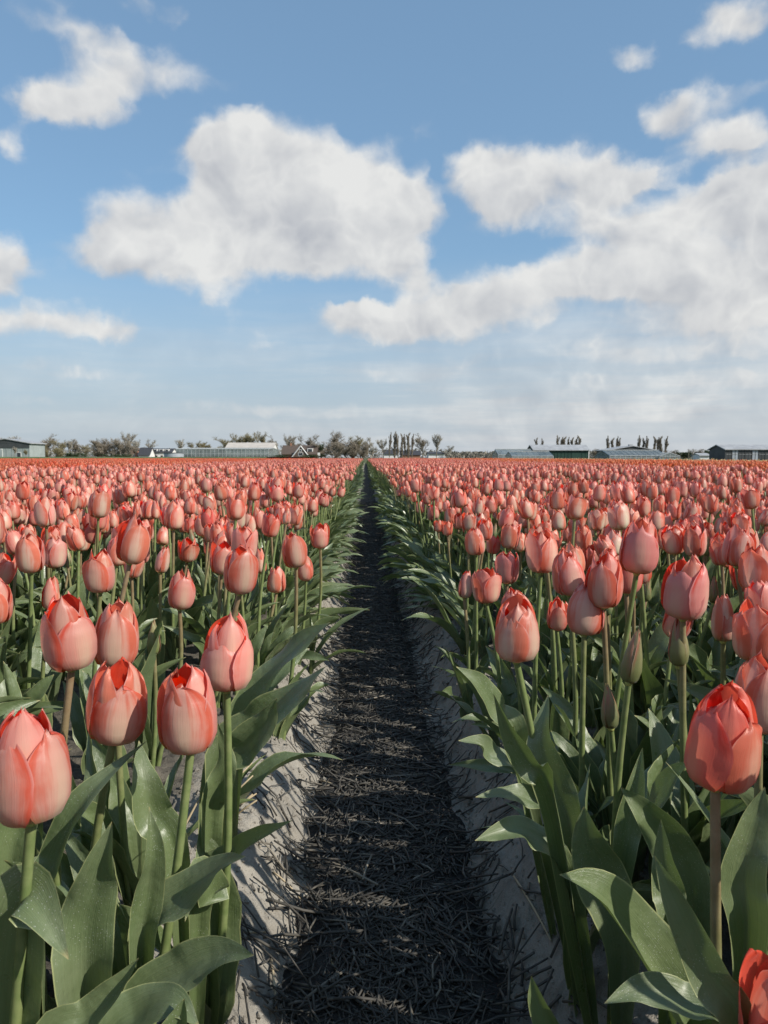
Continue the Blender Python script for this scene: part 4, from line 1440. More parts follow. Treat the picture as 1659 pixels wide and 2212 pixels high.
#@@BACKGROUND@@
# ------------------------------------------------------------------ far side of the field: grass strip, farm buildings, trees
GZ = 0.05


def wx(sx, d):
    """world x at distance d for a bearing given as a column of the 1800 px wide photo"""
    return CAM.x + d * math.tan(math.atan((sx - 900) / 1800.0) + YAW)


def wz(sy, d):
    return CAM.z + (1072.0 - sy) / 1800.0 * d


M_GRASS = simple('meadow_grass', (0.085, 0.125, 0.04), 0.9, 0.5, 0.35, 0.6, 6)
M_TWIG = simple('bare_twigs', (0.29, 0.25, 0.195), 0.9, 1.5, 0.30)
M_TWIG_PALE = simple('pale_twigs', (0.40, 0.37, 0.31), 0.9, 1.5, 0.25)
M_TWIG_GREEN = simple('budding_twigs', (0.25, 0.215, 0.115), 0.9, 1.5, 0.3)
M_BARK = simple('bark', (0.19, 0.165, 0.13), 0.9, 3, 0.3, 0.5, 20)
M_HEDGE = simple('hedge_leaves', (0.05, 0.085, 0.03), 0.85, 1.0, 0.4)
M_WHITE = simple('white_paint', (0.74, 0.73, 0.70), 0.6, 2, 0.08)
M_BRICK = simple('red_brick', (0.33, 0.17, 0.11), 0.85, 6, 0.2, 0.3, 30)
M_BROWN_TILE = simple('brown_roof_tiles', (0.105, 0.078, 0.062), 0.8, 4, 0.25, 0.4, 25)
M_SLATE = simple('dark_slates', (0.055, 0.055, 0.06), 0.6, 4, 0.25, 0.3, 25)
M_GREY_ROOF = simple('grey_sheet_roof', (0.36, 0.365, 0.37), 0.55, 0.6, 0.16, 0.2, 8)
M_BEIGE_ROOF = simple('beige_sheet_roof', (0.52, 0.47, 0.41), 0.7, 0.5, 0.10, 0.2, 8)
M_GREEN_WALL = simple('green_cladding', (0.022, 0.055, 0.042), 0.55, 0.5, 0.18)
M_DARK_WALL = simple('dark_cladding', (0.055, 0.06, 0.062), 0.6, 0.6, 0.2)
M_TEAL_WALL = simple('pale_green_cladding', (0.31, 0.345, 0.335), 0.6, 0.6, 0.12)
M_ALU = simple('aluminium_bars', (0.42, 0.44, 0.44), 0.45, 1, 0.1, spec=.5)
M_DARK_GLASS = simple('window_glass', (0.03, 0.035, 0.04), 0.12, 1, 0.2, spec=.6)
M_TANK = simple('galvanised_tank', (0.34, 0.37, 0.40), 0.5, 1, 0.12, spec=.5)


def glass_material():
    m, T = material('greenhouse_glass')
    co = T.node('ShaderNodeTexCoord').outputs['Object']
    n = T.noise(co, 0.5, 4, .6)
    g = principled(T, T.mix(T.map(n, .3, .7), (0.15, 0.18, 0.18), (0.30, 0.33, 0.33)), 0.22, None, 0.6)
    tr = T.node('ShaderNodeBsdfTransparent')
    tr.inputs[0].default_value = (.80, .87, .86, 1)
    mxs = T.node('ShaderNodeMixShader')
    mxs.inputs[0].default_value = .42
    T.t.links.new(g, mxs.inputs[1])
    T.t.links.new(tr.outputs[0], mxs.inputs[2])
    finish(T, mxs.outputs[0])
    return m


M_GLASS = glass_material()


# ---- strips of land beyond the tulips
def strip(name, x0, x1, y0, y1, z, mat):
    ys = np.linspace(y0, y1, 40); xs = np.linspace(x0, x1, 60)
    gx, gy = np.meshgrid(xs, ys)
    edge = smooth01((gy - y0) / 6) * smooth01((y1 - gy) / 6)
    gz = GZ + .004 + edge * (z + .10 * (fbm(gx * .15 + 300, gy * .15 + 300, 91, 3) - .5))
    o = MB().grid(np.stack([gx, gy, gz], -1)).build(name, mat, smooth=True)
    tag(o, kind='structure')


strip('grass_field', -330, -14, 104, 205, .80, M_GRASS)
strip('field_margin', 24, 240, 60, 128, .12, simple('dry_margin', (0.24, 0.20, 0.12), .9, .3, .3))


# ---- buildings
def house(name, label, cat, sx0, sx1, ridge, eave, d, deep, wall, roof, along=True, group=None):
    """gabled building; along: ridge runs across the view, else the gable faces the field"""
    x0, x1 = wx(sx0, d), wx(sx1, d)
    zr, ze = wz(ridge, d) - GZ, wz(eave, d) - GZ
    hw = (x1 - x0) / 2
    root = empty(name, ((x0 + x1) / 2, d, GZ))
    tag(root, label, cat, group)
    t = .18
    if along:
        MB().prism_x([(0, 0), (deep, 0), (deep, ze), (deep / 2, zr - .1), (0, ze)], -hw, hw).build('wall', wall, root)
        sl = (zr - ze) / (deep / 2)
        o = .5
        poly = [(-o, ze - sl * o + .03), (deep / 2, zr), (deep + o, ze - sl * o + .03), (deep + o, ze - sl * o + t + .03), (deep / 2, zr + t), (-o, ze - sl * o + t + .03)]
        MB().prism_x(poly, -hw - .3, hw + .3).build('roof', roof, root)
    else:
        MB().prism([(-hw, 0), (hw, 0), (hw, ze), (0, zr - .1), (-hw, ze)], 0, deep).build('wall', wall, root)
        sl = (zr - ze) / hw
        o = .5
        poly = [(-hw - o, ze - sl * o + .03), (0, zr), (hw + o, ze - sl * o + .03), (hw + o, ze - sl * o + t + .03), (0, zr + t), (-hw - o, ze - sl * o + t + .03)]
        MB().prism(poly, -.4, deep + .3).build('roof', roof, root)
    root['hw'], root['zr'], root['ze'], root['deep'] = hw, zr, ze, deep
    return root


def opening(root, name, x, z0, w, h, frame=None, glass=None, y=0.0):
    f = MB().box(x - w / 2, x + w / 2, y - .06, y + .04, z0, z0 + h).build(name, frame or M_WHITE, root)
    k = .12
    if glass is not None:
        n = max(1, int(round(w / 1.3)))
        cw = (w - k) / n
        for i in range(n):
            MB().box(x - w / 2 + k + i * cw, x - w / 2 + (i + 1) * cw, y - .085, y - .065, z0 + k, z0 + h - k).build('pane', glass, f)
    return f


def seams(root, x0, x1, z0, z1, step, mat, y=0.0, name='cladding_rib', wide=.07):
    n = int((x1 - x0) / step)
    me = MB().box(-wide / 2, wide / 2, y - .07, y - .005, z0, z1).mesh(name, mat)
    for i in range(n + 1):
        link(name, me, root, (x0 + i * (x1 - x0) / n, 0, 0))


def greenhouse(name, label, sx0, sx1, ridge, eave, d, deep, bays, step, group=None, facing=False):
    x0, x1 = wx(sx0, d), wx(sx1, d)
    zr, ze = wz(ridge, d) - GZ, wz(eave, d) - GZ
    hw = (x1 - x0) / 2
    root = empty(name, ((x0 + x1) / 2, d, GZ))
    tag(root, label, 'greenhouse', group)
    MB().box(-hw, hw, -.02, deep, 0, .4).build('footing', M_GREY_ROOF, root)
    fr, gl = MB(), MB()
    b = .10
    n = max(2, int(2 * hw / step))
    xs = np.linspace(-hw, hw, n + 1)
    if facing:
        bw = 2 * hw / bays
        for k in range(bays):
            c = -hw + bw * (k + .5)
            gl.add([(c - bw / 2, 0, .4), (c + bw / 2, 0, .4), (c + bw / 2, 0, ze), (c, 0, zr), (c - bw / 2, 0, ze)], [(0, 1, 2, 3, 4)])
            gl.add([(c - bw / 2, 0, ze), (c, 0, zr), (c, deep, zr), (c - bw / 2, deep, ze), (c + bw / 2, 0, ze), (c + bw / 2, deep, ze)], [(0, 1, 2, 3), (1, 4, 5, 2)])
            for sgn in (-1, 1):
                fr.tube([(c + sgn * bw / 2, -.03, ze), (c, -.03, zr)], b * .8, 4)
            for q in np.linspace(0, deep, 9):
                for sgn in (-1, 1):
                    fr.tube([(c + sgn * bw / 2, q, ze + .04), (c, q, zr + .04)], b * .5, 4)
        for x in xs:
            k = abs(((x + hw) / bw) % 1 - .5) * 2
            fr.box(x - b / 2, x + b / 2, -.05, 0.03, .4, ze + (zr - ze) * (1 - k))
        fr.box(-hw, hw, -.06, .0, ze - .06, ze + .06)
    else:
        gl.add([(-hw, 0, .4), (hw, 0, .4), (hw, 0, ze), (-hw, 0, ze)], [(0, 1, 2, 3)])
        gl.add([(-hw, deep, .4), (hw, deep, .4), (hw, deep, ze), (-hw, deep, ze)], [(0, 1, 2, 3)])
        for sgn in (-1, 1):
            gl.add([(sgn * hw, 0, .4), (sgn * hw, deep, .4), (sgn * hw, deep, ze), (sgn * hw, deep / 2, zr), (sgn * hw, 0, ze)], [(0, 1, 2, 3, 4)])
        gl.add([(-hw, 0, ze), (hw, 0, ze), (hw, deep / 2, zr), (-hw, deep / 2, zr), (hw, deep, ze), (-hw, deep, ze)], [(0, 1, 2, 3), (3, 2, 4, 5)])
        for x in xs:
            fr.box(x - b / 2, x + b / 2, -.05, .03, .4, ze)
            fr.tube([(x, 0, ze + .03), (x, deep / 2, zr + .03)], b * .45, 4)
        fr.box(-hw, hw, -.07, .05, ze - .08, ze + .08)
        fr.box(-hw, hw, deep / 2 - .1, deep / 2 + .1, zr, zr + .14)
        fr.box(-hw, hw, -.06, .0, ze * .55, ze * .55 + .08)
        for sgn in (-1, 1):
            fr.tube([(sgn * hw, 0, ze), (sgn * hw, deep / 2, zr), (sgn * hw, deep, ze)], b, 4)
    gl.build('glazing', M_GLASS, root)
    fr.build('glazing_bars', M_ALU, root)
    # crops and benches standing inside
    MB().box(-hw + .8, hw - .8, 1.5, deep - 1.5, .02, min(1.3, ze * .45)).build('growing_bed', M_HEDGE, root)
    return root


b = house('packing_shed', 'wide shallow gabled shed with pale green wall at the far left edge', 'shed', -40, 72, 1030, 1040, 190, 9, M_TEAL_WALL, M_GREY_ROOF, False)
hw = b['hw']
MB().box(-hw, hw, -.12, -.02, b['ze'] - 1.1, b['ze'] - .02).build('fascia_band', M_DARK_WALL, b)
MB().prism([(-hw + .4, b['ze'] + .05), (hw - .4, b['ze'] + .05), (0, b['zr'] - .2)], -.12, -.02).build('gable_panel', M_DARK_WALL, b)
opening(b, 'window', -hw * .42, .5, 3.4, b['ze'] - 1.8, M_WHITE, M_TEAL_WALL)
opening(b, 'window', -hw * .72, .5, 2.6, b['ze'] - 1.8, M_WHITE, M_TEAL_WALL)
opening(b, 'door', hw * .55, 0.0, 1.1, 2.0, M_WHITE, M_DARK_GLASS)
seams(b, -hw * .2, hw * .98, 0, b['ze'] - 1.15, 1.2, M_TEAL_WALL)

b = house('brick_cottage', 'small red brick cottage left of the dark roofed white house', 'house', 307, 323, 1050, 1054, 330, 7, M_BRICK, M_BROWN_TILE, False)
opening(b, 'window', 0, 1.2, .9, 1.1, M_WHITE, M_DARK_GLASS)
b = house('white_house', 'white house with one steep dark roof beside the brick cottage', 'house', 326, 352, 1050, 1066, 325, 8, M_WHITE, M_SLATE, True)
b = house('terraced_houses', 'low white terrace with dark roof and white dormers beside the tank', 'houses', 352, 404, 1052, 1060.5, 335, 9, M_WHITE, M_SLATE, True)
for fx in (-.55, .0, .5):
    x = fx * b['hw']
    dm = MB().box(x - .9, x + .9, 1.0, 4.2, b['ze'] + .25, b['ze'] + 1.35).build('dormer', M_WHITE, b)
    MB().box(x - .6, x + .6, .94, .985, b['ze'] + .45, b['ze'] + 1.15).build('pane', M_DARK_GLASS, dm)
for fx in (-.8, -.4, .1, .45, .8):
    opening(b, 'window', fx * b['hw'], .7, 1.0, .9, M_BROWN_TILE, M_DARK_GLASS)

# round water tank
d = 215
x0, x1 = wx(386, d), wx(432, d)
root = empty('water_tank', ((x0 + x1) / 2, d, GZ))
tag(root, 'low round grey water tank at the end of the long greenhouse', 'tank')
rr = (x1 - x0) / 2
th = np.linspace(0, 2 * np.pi, 40, endpoint=False)
zt = wz(1062, d) - GZ
mb = MB()
mb.tube([(0, 0, 0), (0, 0, zt)], rr, 40)
mb.build('tank_wall', M_TANK, root, False)
mb = MB()
for k in range(40):
    a0, a1 = th[k], th[(k + 1) % 40]
    mb.tube([(rr * 1.01 * math.cos(a0), rr * 1.01 * math.sin(a0), zt), (rr * 1.01 * math.cos(a1), rr * 1.01 * math.sin(a1), zt)], .10, 4)
mb.build('rim', M_DARK_WALL, root)

greenhouse('greenhouse', 'long glass greenhouse with close upright bars left of centre', 414, 630, 1049.5, 1052.5, 220, 26, 1, 1.05)
b = house('storage_barn', 'barn with broad pale beige roof behind the long greenhouse', 'barn', 530, 640, 1038, 1052, 262, 14, M_WHITE, M_BEIGE_ROOF, True)
seams(b, -b['hw'], b['hw'], 0, b['ze'] - .1, 2.4, M_WHITE)

b = house('farmhouse', 'farmhouse with brown tiled roof and large white trimmed gable', 'house', 662, 742, 1044.5, 1064, 250, 10, M_BRICK, M_BROWN_TILE, True)
hw = b['hw']
gz = b['zr']
gx = wx(706, 250) - b.location.x
gw = (wx(727, 250) - wx(686, 250)) / 2
g = MB().prism([(gx - gw, 0), (gx + gw, 0), (gx + gw, .5), (gx, gz - .35), (gx - gw, .5)], -1.4, 4.0).build('gable', M_BROWN_TILE, b)
for sgn in (-1, 1):
    MB().tube([(gx + sgn * gw * 1.08, -1.5, .5), (gx, -1.5, gz - .15)], .17, 4).build('bargeboard', M_WHITE, g)
opening(b, 'window', gx, 1.2, 1.6, 1.1, M_WHITE, M_DARK_GLASS, -1.4)
opening(b, 'window', gx - .0, 2.55, .9, .7, M_WHITE, M_DARK_GLASS, -1.4)
dmx = hw * .62
dm = MB().box(dmx - .9, dmx + .9, .9, 3.6, b['ze'] + .6, b['ze'] + 1.8).build('dormer', M_WHITE, b)
MB().box(dmx - .65, dmx + .65, .83, .88, b['ze'] + .75, b['ze'] + 1.6).build('pane', M_DARK_GLASS, dm)
MB().box(-hw * .62, -hw * .62 + .6, 4.6, 5.2, gz - .3, gz + .8).build('chimney', M_BRICK, b)
MB().box(hw + .33, hw + 1.1, .5, 1.4, 0, 2.3).build('porch_post', M_WHITE, b)

house('white_shed', 'long low white shed under the tall bare trees right of centre', 'shed', 1004, 1042, 1060, 1064, 300, 8, M_WHITE, M_SLATE, True)
b = house('distant_farmhouse', 'small dark roofed white house half hidden behind the poplar row', 'house', 900, 932, 1055, 1064, 340, 8, M_WHITE, M_SLATE, True)
b = house('barn_cottage', 'low reddish cottage behind the right end of the poplar row', 'house', 940, 985, 1057, 1066, 350, 8, M_BRICK, M_SLATE, True)

greenhouse('small_greenhouse', 'small gabled greenhouse left of the dark green barn', 1168, 1252, 1053, 1066, 195, 10, 1, 1.3)
greenhouse('small_greenhouse', 'small gabled greenhouse in front of the dark green barn', 1200, 1296, 1058, 1069, 178, 9, 1, 1.3)
b = house('green_barn', 'large dark green barn with pale grey roof right of centre', 'barn', 1250, 1379, 1043.5, 1055, 205, 8, M_GREEN_WALL, M_GREY_ROOF, True)
seams(b, -b['hw'], b['hw'], 0, b['ze'] - .05, .9, M_GREEN_WALL)
opening(b, 'door', b['hw'] * .55, 0, 2.6, 2.0, M_GREEN_WALL)
MB().box(b['hw'] - .16, b['hw'] + .03, -.1, -.075, 0, b['ze']).build('corner_trim', M_WHITE, b)

b = house('white_barn', 'pale barn with dark shallow gable behind the right greenhouse', 'barn', 1428, 1535, 1046, 1055.5, 260, 15, M_DARK_WALL, M_GREY_ROOF, False)
MB().box(-.6, .6, 2, 3.2, b['zr'], b['zr'] + .7).build('roof_vent', M_GREY_ROOF, b)
greenhouse('wide_greenhouse', 'wide glass greenhouse with sloping roof in front of the white barn', 1428, 1562, 1055, 1068, 185, 12, 1, 1.25)
greenhouse('gable_greenhouse', 'small glasshouse with its gable toward the field at right', 1545, 1592, 1061, 1069.5, 183, 14, 1, 1.0, None, True)
house('tool_shed', 'little grey roofed shed between the glasshouse and the dark open shed', 'shed', 1638, 1662, 1063, 1068, 240, 6, M_WHITE, M_GREY_ROOF, True)

# dark open sided shed at the right edge
b = house('open_shed', 'long dark framed shed with grey roof at the far right edge', 'shed', 1697, 1900, 1043, 1053.5, 172, 8, M_DARK_WALL, M_GREY_ROOF, True)
hw, ze = b['hw'], b['ze']
n = 13
for i in range(n):
    xa, xb = -hw + i * 2 * hw / n + .12, -hw + (i + 1) * 2 * hw / n - .12
    p_ = MB().box(xa, xb, -.10, -.02, .12, ze - .15).build('panel', M_TANK if i % 3 == 1 else M_DARK_WALL, b)
    MB().box((xa + xb) / 2 - .04, (xa + xb) / 2 + .04, -.14, -.105, .12, ze - .15).build('panel_bar', M_DARK_WALL, p_)
    MB().box(xa, xb, -.14, -.106, ze * .55, ze * .55 + .08).build('panel_rail', M_GREY_ROOF, p_)
seams(b, -hw, hw, 0, ze, 2 * hw / n, M_DARK_WALL, -.1, 'post', .16)

# utility poles
for sx, label in ((1612, 'thin wooden pole among the dark trees at right'), (1622, 'second thin pole beside the dark trees at right')):
    d = 235
    root = empty('utility_pole', (wx(sx, d), d, GZ))
    tag(root, label, 'pole')
    h = wz(1052, d) - GZ
    MB().tube([(0, 0, -.2), (0, 0, h * .6), (0, 0, h)], [.11, .10, .08], 6).build('shaft', M_BARK, root)
    MB().box(-.45, .45, -.05, .05, h - .35, h - .25).build('crossarm', M_BARK, root)


# ---- trees
def tree_meshes(kind, seed, mat):
    g = random.Random(seed)
    tr, tips = MB(), []

    def limb(p, v, L, r, depth):
        k = 4
        pts = [np.array(p)]
        v = np.array(v, float)
        for i in range(k):
            wob = .18 if kind != 'poplar' else .08
            v = v + np.array([g.gauss(0, wob), g.gauss(0, wob), g.gauss(0, wob * .5) + (.10 if kind != 'pollard' else 0)])
            v /= np.linalg.norm(v)
            pts.append(pts[-1] + v * L / k)
        tr.tube(pts, np.linspace(r, r * .55, k + 1), 5 if depth == 0 else 3, cap=False)
        tips.extend((q_, v, max(depth, 1) if kind == 'poplar' else depth) for q_ in pts[1:])
        if depth >= 3:
            return
        nb = {'poplar': 5, 'round': 4, 'bush': 4, 'pollard': 5}[kind] if depth else {'poplar': 26, 'round': 9, 'bush': 9, 'pollard': 8}[kind]
        for j in range(nb):
            f = g.uniform(.03, 1.0) if depth or kind in ('poplar', 'bush') else g.uniform(.28, 1.0)
            if kind == 'pollard' and depth == 0:
                f = g.uniform(.85, 1)
            i = min(k - 1, int(f * k)); q = pts[i] + (pts[i + 1] - pts[i]) * (f * k - i)
            a = g.uniform(0, 6.283)
            sp = {'poplar': .16, 'round': .95, 'bush': 1.1, 'pollard': .7}[kind]
            nv = v + sp * np.array([math.cos(a), math.sin(a), g.uniform(-.15, .35)])
            nv /= np.linalg.norm(nv)
            limb(q, nv, L * (g.uniform(.40, .62) if kind != 'poplar' else g.uniform(.22, .36)), r * .5, depth + 1)
    if kind == 'poplar':
        limb((0, 0, 0), (0, 0, 1), .96, .016, 0)
    elif kind == 'bush':
        for q in range(4):
            limb((g.uniform(-.25, .25), g.uniform(-.2, .2), 0), (g.gauss(0, .35), g.gauss(0, .35), 1), .55, .02, 0)
    elif kind == 'pollard':
        limb((0, 0, 0), (0, 0, 1), .50, .035, 0)
    else:
        limb((0, 0, 0), (0, 0, 1), .60, .022, 0)
    cr = MB()
    per = {'poplar': 4, 'round': 4, 'bush': 5, 'pollard': 6}[kind]
    V, Fc = [], []
    for (p, v, dep) in tips:
        if dep < 1:
            continue
        for j in range(per):
            dvec = np.array(v) * .6 + np.array([g.gauss(0, .55), g.gauss(0, .55), g.gauss(0, .4) + .25])
            if kind == 'poplar':
                dvec = np.array([g.gauss(0, .25), g.gauss(0, .25), 1.0])
            dvec /= np.linalg.norm(dvec)
            L = g.uniform(.03, .10)
            s = np.cross(dvec, [g.gauss(0, 1), g.gauss(0, 1), g.gauss(0, 1)]); s /= np.linalg.norm(s) + 1e-9
            w = g.uniform(.0016, .0036)
            q = np.array(p) + np.array([g.gauss(0, .012), g.gauss(0, .012), g.gauss(0, .012)])
            n0 = len(V)
            V += [q - s * w, q + s * w, q + dvec * L]
            Fc.append((n0, n0 + 1, n0 + 2))
    if kind == 'poplar':
        reach = np.percentile(np.abs(np.array(V)[:, 0]), 90)
        for j in range(420):
            z = .06 + .86 * g.random()
            rad = reach * math.sin(math.pi * min(1.0, .12 + z * .86)) * g.random() ** .6
            a = g.uniform(0, 6.283)
            q = np.array([rad * math.cos(a), rad * math.sin(a), z])
            s = np.array([math.cos(a + 1.5), math.sin(a + 1.5), 0]) * g.uniform(.0016, .0034)
            n0 = len(V)
            V += [q - s, q + s, q + np.array([rad * .2 * math.cos(a), rad * .2 * math.sin(a), g.uniform(.05, .10)])]
            Fc.append((n0, n0 + 1, n0 + 2))
    cr.add(V, Fc)
    allz = max(q[2] for q in V)
    wid = np.percentile(np.abs(np.array(V)[:, 0]), 97)
    return tr.mesh('trunk', M_BARK), cr.mesh('crown', mat), allz, wid


TREES = {}
for kind, mats in (('round', (M_TWIG, M_TWIG_PALE, M_TWIG_GREEN)), ('poplar', (M_TWIG, M_TWIG_PALE)), ('bush', (M_TWIG, M_TWIG_GREEN, M_HEDGE)), ('pollard', (M_TWIG_PALE, M_TWIG_GREEN))):
    for mi, m in enumerate(mats):
        for v in range(2):
            TREES[(kind, mi, v)] = tree_meshes(kind, hash((len(kind), mi, v)) % 9999, m)
n_tree = [0]


def tree(sx, ytop, wide, kind, tone, d, label, group=None, name='bare_tree'):
    n_tree[0] += 1
    tm, cm, allz, wid = TREES[(kind, tone, n_tree[0] % 2)]
    h = (wz(ytop, d) - GZ) / allz
    w = wide * 1.12 / 1800 * d / 2 / wid
    root = empty(name, (wx(sx, d), d, GZ - .05), random.uniform(0, 6.28))
    tag(root, label, 'tree' if kind != 'bush' else 'bush', group)
    link('trunk', tm, root, None, None, (w, w, h))
    link('crown', cm, root, None, None, (w, w, h))


FAR_TREES = [
    (8, 1022, 34, 'round', 1, 300, 'pale bare tree behind the roof at the far left edge'),
    (35, 1018, 40, 'round', 1, 310, 'second pale bare tree behind the far left shed'),
    (33, 1045, 14, 'pollard', 0, 180, 'low pollard in front of the far left shed'),
    (66, 1050, 14, 'pollard', 1, 180, 'small leafy pollard before the green wall'),
    (110, 1014, 38, 'round', 0, 230, 'tall bushy bare tree at the right end of the far left shed'),
    (132, 1024, 30, 'round', 2, 225, 'olive tinted bare tree next to the far left shed'),
    (103, 1040, 24, 'bush', 1, 205, 'ivy clad clump under the tall bushy tree at left'),
    (140, 1042, 26, 'bush', 1, 205, 'second ivy clad clump right of the far left shed'),
    (158, 1030, 22, 'pollard', 0, 215, 'pale gnarled pollard trunk left of the brown thicket'),
    (180, 1026, 36, 'round', 0, 260, 'bare tree left of the wide brown thicket'),
    (200, 1038, 30, 'round', 2, 270, 'lower bare tree beside the wide brown thicket'),
    (228, 1024, 48, 'bush', 0, 240, 'left part of the wide brown thicket'),
    (265, 1022, 56, 'bush', 0, 240, 'middle of the wide brown thicket'),
    (294, 1008, 34, 'round', 1, 245, 'tall rounded bare tree rising from the brown thicket'),
    (300, 1030, 30, 'bush', 0, 238, 'right end of the brown thicket by the brick cottage'),
    (175, 1058, 50, 'bush', 2, 200, 'low green hedge bush left of the thicket'),
    (285, 1063, 60, 'bush', 2, 205, 'low green hedge bush below the thicket'),
    (327, 1027, 26, 'round', 1, 360, 'pale round tree above the brick cottage'),
    (354, 1027, 26, 'round', 1, 360, 'pale round tree above the white terrace'),
    (430, 1026, 28, 'round', 1, 320, 'pale round tree at the left end of the long greenhouse'),
    (475, 1031, 40, 'bush', 1, 290, 'ochre bush behind the long greenhouse'),
    (518, 1019, 34, 'round', 2, 300, 'olive tree left of the beige barn roof'),
    (553, 1012, 28, 'round', 2, 300, 'first tree of the tall clump above the beige barn'),
    (576, 1010, 28, 'round', 2, 302, 'second tree of the tall clump above the beige barn'),
    (598, 1008, 30, 'round', 2, 300, 'third tree of the tall clump above the beige barn'),
    (622, 1008, 28, 'round', 2, 304, 'fourth tree of the tall clump above the beige barn'),
    (645, 1018, 24, 'round', 0, 280, 'slender tree at the right end of the beige barn'),
    (672, 1014, 30, 'round', 1, 320, 'pale tree behind the left end of the farmhouse'),
    (700, 1025, 40, 'round', 0, 320, 'dark low tree behind the farmhouse roof'),
    (732, 1014, 34, 'round', 0, 300, 'dark tree behind the right end of the farmhouse'),
    (750, 1036, 24, 'bush', 2, 255, 'dark green bush at the right end of the farmhouse'),
    (786, 1006, 44, 'round', 0, 270, 'tallest tree of the brown clump right of the farmhouse'),
    (780, 1030, 60, 'bush', 0, 255, 'left part of the brown clump right of the farmhouse'),
    (815, 1024, 56, 'bush', 0, 258, 'right part of the brown clump right of the farmhouse'),
    (845, 1018, 36, 'round', 2, 262, 'olive tree at the end of the brown clump'),
    (853, 1030, 20, 'bush', 0, 260, 'small thicket at the end of the brown clump'),
    (876, 1022, 26, 'round', 1, 300, 'thin pale tree left of the poplar row'),
    (899, 1024, 24, 'round', 1, 300, 'thin pale tree closest to the poplar row'),
    (992, 1012, 34, 'round', 0, 262, 'dense upright tree right of the poplar row'),
    (1023, 1012, 28, 'round', 1, 262, 'open upright tree right of the dense one'),
    (1046, 1042, 26, 'round', 1, 300, 'small pale tree right of the two upright trees'),
    (655, 1064, 40, 'bush', 2, 230, 'dark hedge in front of the farmhouse left end'),
    (730, 1064, 60, 'bush', 2, 228, 'dark hedge in front of the farmhouse right end'),
    (1395, 1050, 30, 'round', 0, 330, 'bare tree right behind the green barn'),
    (1412, 1054, 30, 'bush', 0, 320, 'dark thicket right of the green barn'),
    (1578, 1052, 30, 'round', 0, 300, 'dark round tree behind the gabled glasshouse'),
    (1607, 1056, 40, 'bush', 2, 290, 'dark bush between the two thin poles'),
    (1640, 1050, 40, 'round', 0, 290, 'dark round tree left of the dark open shed'),
    (1655, 1052, 26, 'bush', 2, 285, 'dark bush against the dark open shed'),
]
for t in FAR_TREES:
    tree(*t, group='trees and bushes behind the field', name='shrub' if t[3] == 'bush' else 'bare_tree')
for grp, label, xs, top in (
        ('poplar row right of centre', 'in the row right of the furrow end', (912, 924, 933, 941, 949, 957, 964), 1010),
        ('poplar pair above the green barn', 'of the pair above the green barn', (1255, 1269), 1021),
        ('poplars above the green barn roof', 'above the middle of the green barn', (1305, 1313, 1322, 1329, 1341, 1347, 1354), 1019),
        ('poplars left of the white barn roof', 'above the left end of the white barn', (1424, 1434, 1443, 1450), 1019),
        ('poplars right of the white barn roof', 'above the right end of the white barn', (1493, 1506, 1513), 1019),
        ('poplars above the wide greenhouse', 'above the right end of the wide greenhouse', (1532, 1539, 1546, 1557), 1020)):
    for i, sx in enumerate(xs):
        tree(sx + random.uniform(-1, 1), top + random.uniform(-2, 5), 6.5 + random.uniform(-1, 1), 'poplar', 0, 300 if sx < 1000 else 330, ('%s slim bare poplar from the left, %s' % (('first', 'second', 'third', 'fourth', 'fifth', 'sixth', 'seventh')[i], label)), grp, 'poplar_tree')


# far wood along the horizon
def treeline():
    mb = MB()
    g = np.random.default_rng(5)
    V, Fc = [], []
    for (a, b_, top, n) in ((1046, 1172, 1058, 2600), (420, 1046, 1053, 4600), (1380, 1432, 1057, 900), (1560, 1672, 1060, 1500), (-60, 420, 1052, 4200)):
        for i in range(n):
            d = g.uniform(560, 640)
            sx = g.uniform(a, b_)
            topz = wz(top + 6 * (fbm(np.array([sx * .11]), np.array([.5]), 17, 3)[0] - .3) * 1.6, d)
            z = GZ + (topz - GZ) * g.random() ** .8
            c = np.array([wx(sx, d), d, z])
            r = g.uniform(.5, 1.5)
            A = g.normal(0, 1, (3, 3)); A /= np.linalg.norm(A, axis=1)[:, None]
            n0 = len(V)
            V += [c + A[0] * r, c + A[1] * r, c + A[2] * r]
            Fc.append((n0, n0 + 1, n0 + 2))
    mb.add(V, Fc)
    o = mb.build('treeline', simple('far_wood', (0.20, 0.185, 0.15), .95, .2, .4))
    tag(o, 'distant low wood along the horizon behind the farms', 'wood', kind='stuff')


treeline()


# ------------------------------------------------------------------ small things on the banks
def stalk_thing(label, a, b, r, bend=(0, 0, .004), mat=None):
    a, b = np.array(a, float), np.array(b, float)
    a[2] += float(ground_z(a[0], a[1])); b[2] += float(ground_z(b[0], b[1]))
    t = np.linspace(0, 1, 6)[:, None]
    pts = a * (1 - t) + b * t + np.array(bend) * (4 * t * (1 - t))
    o = MB().tube(pts - a, np.linspace(r, r * .7, 6), 7).build('straw_stalk', mat or M_DRY, None, True)
    o.location = a
    tag(o, label, 'straw', 'pale straw stalks on the banks')


def on_ground(vx, vy, lift=.006):
    """ground point seen at (vx, vy) of the 1659 x 2212 view"""
    lo, hi = .3, 12.0
    for _ in range(40):
        m = (lo + hi) / 2
        P = px(vx, vy, m)
        if P.z > float(ground_z(P.x, P.y)):
            lo = m
        else:
            hi = m
    P = px(vx, vy, lo)
    return (P.x, P.y, lift)


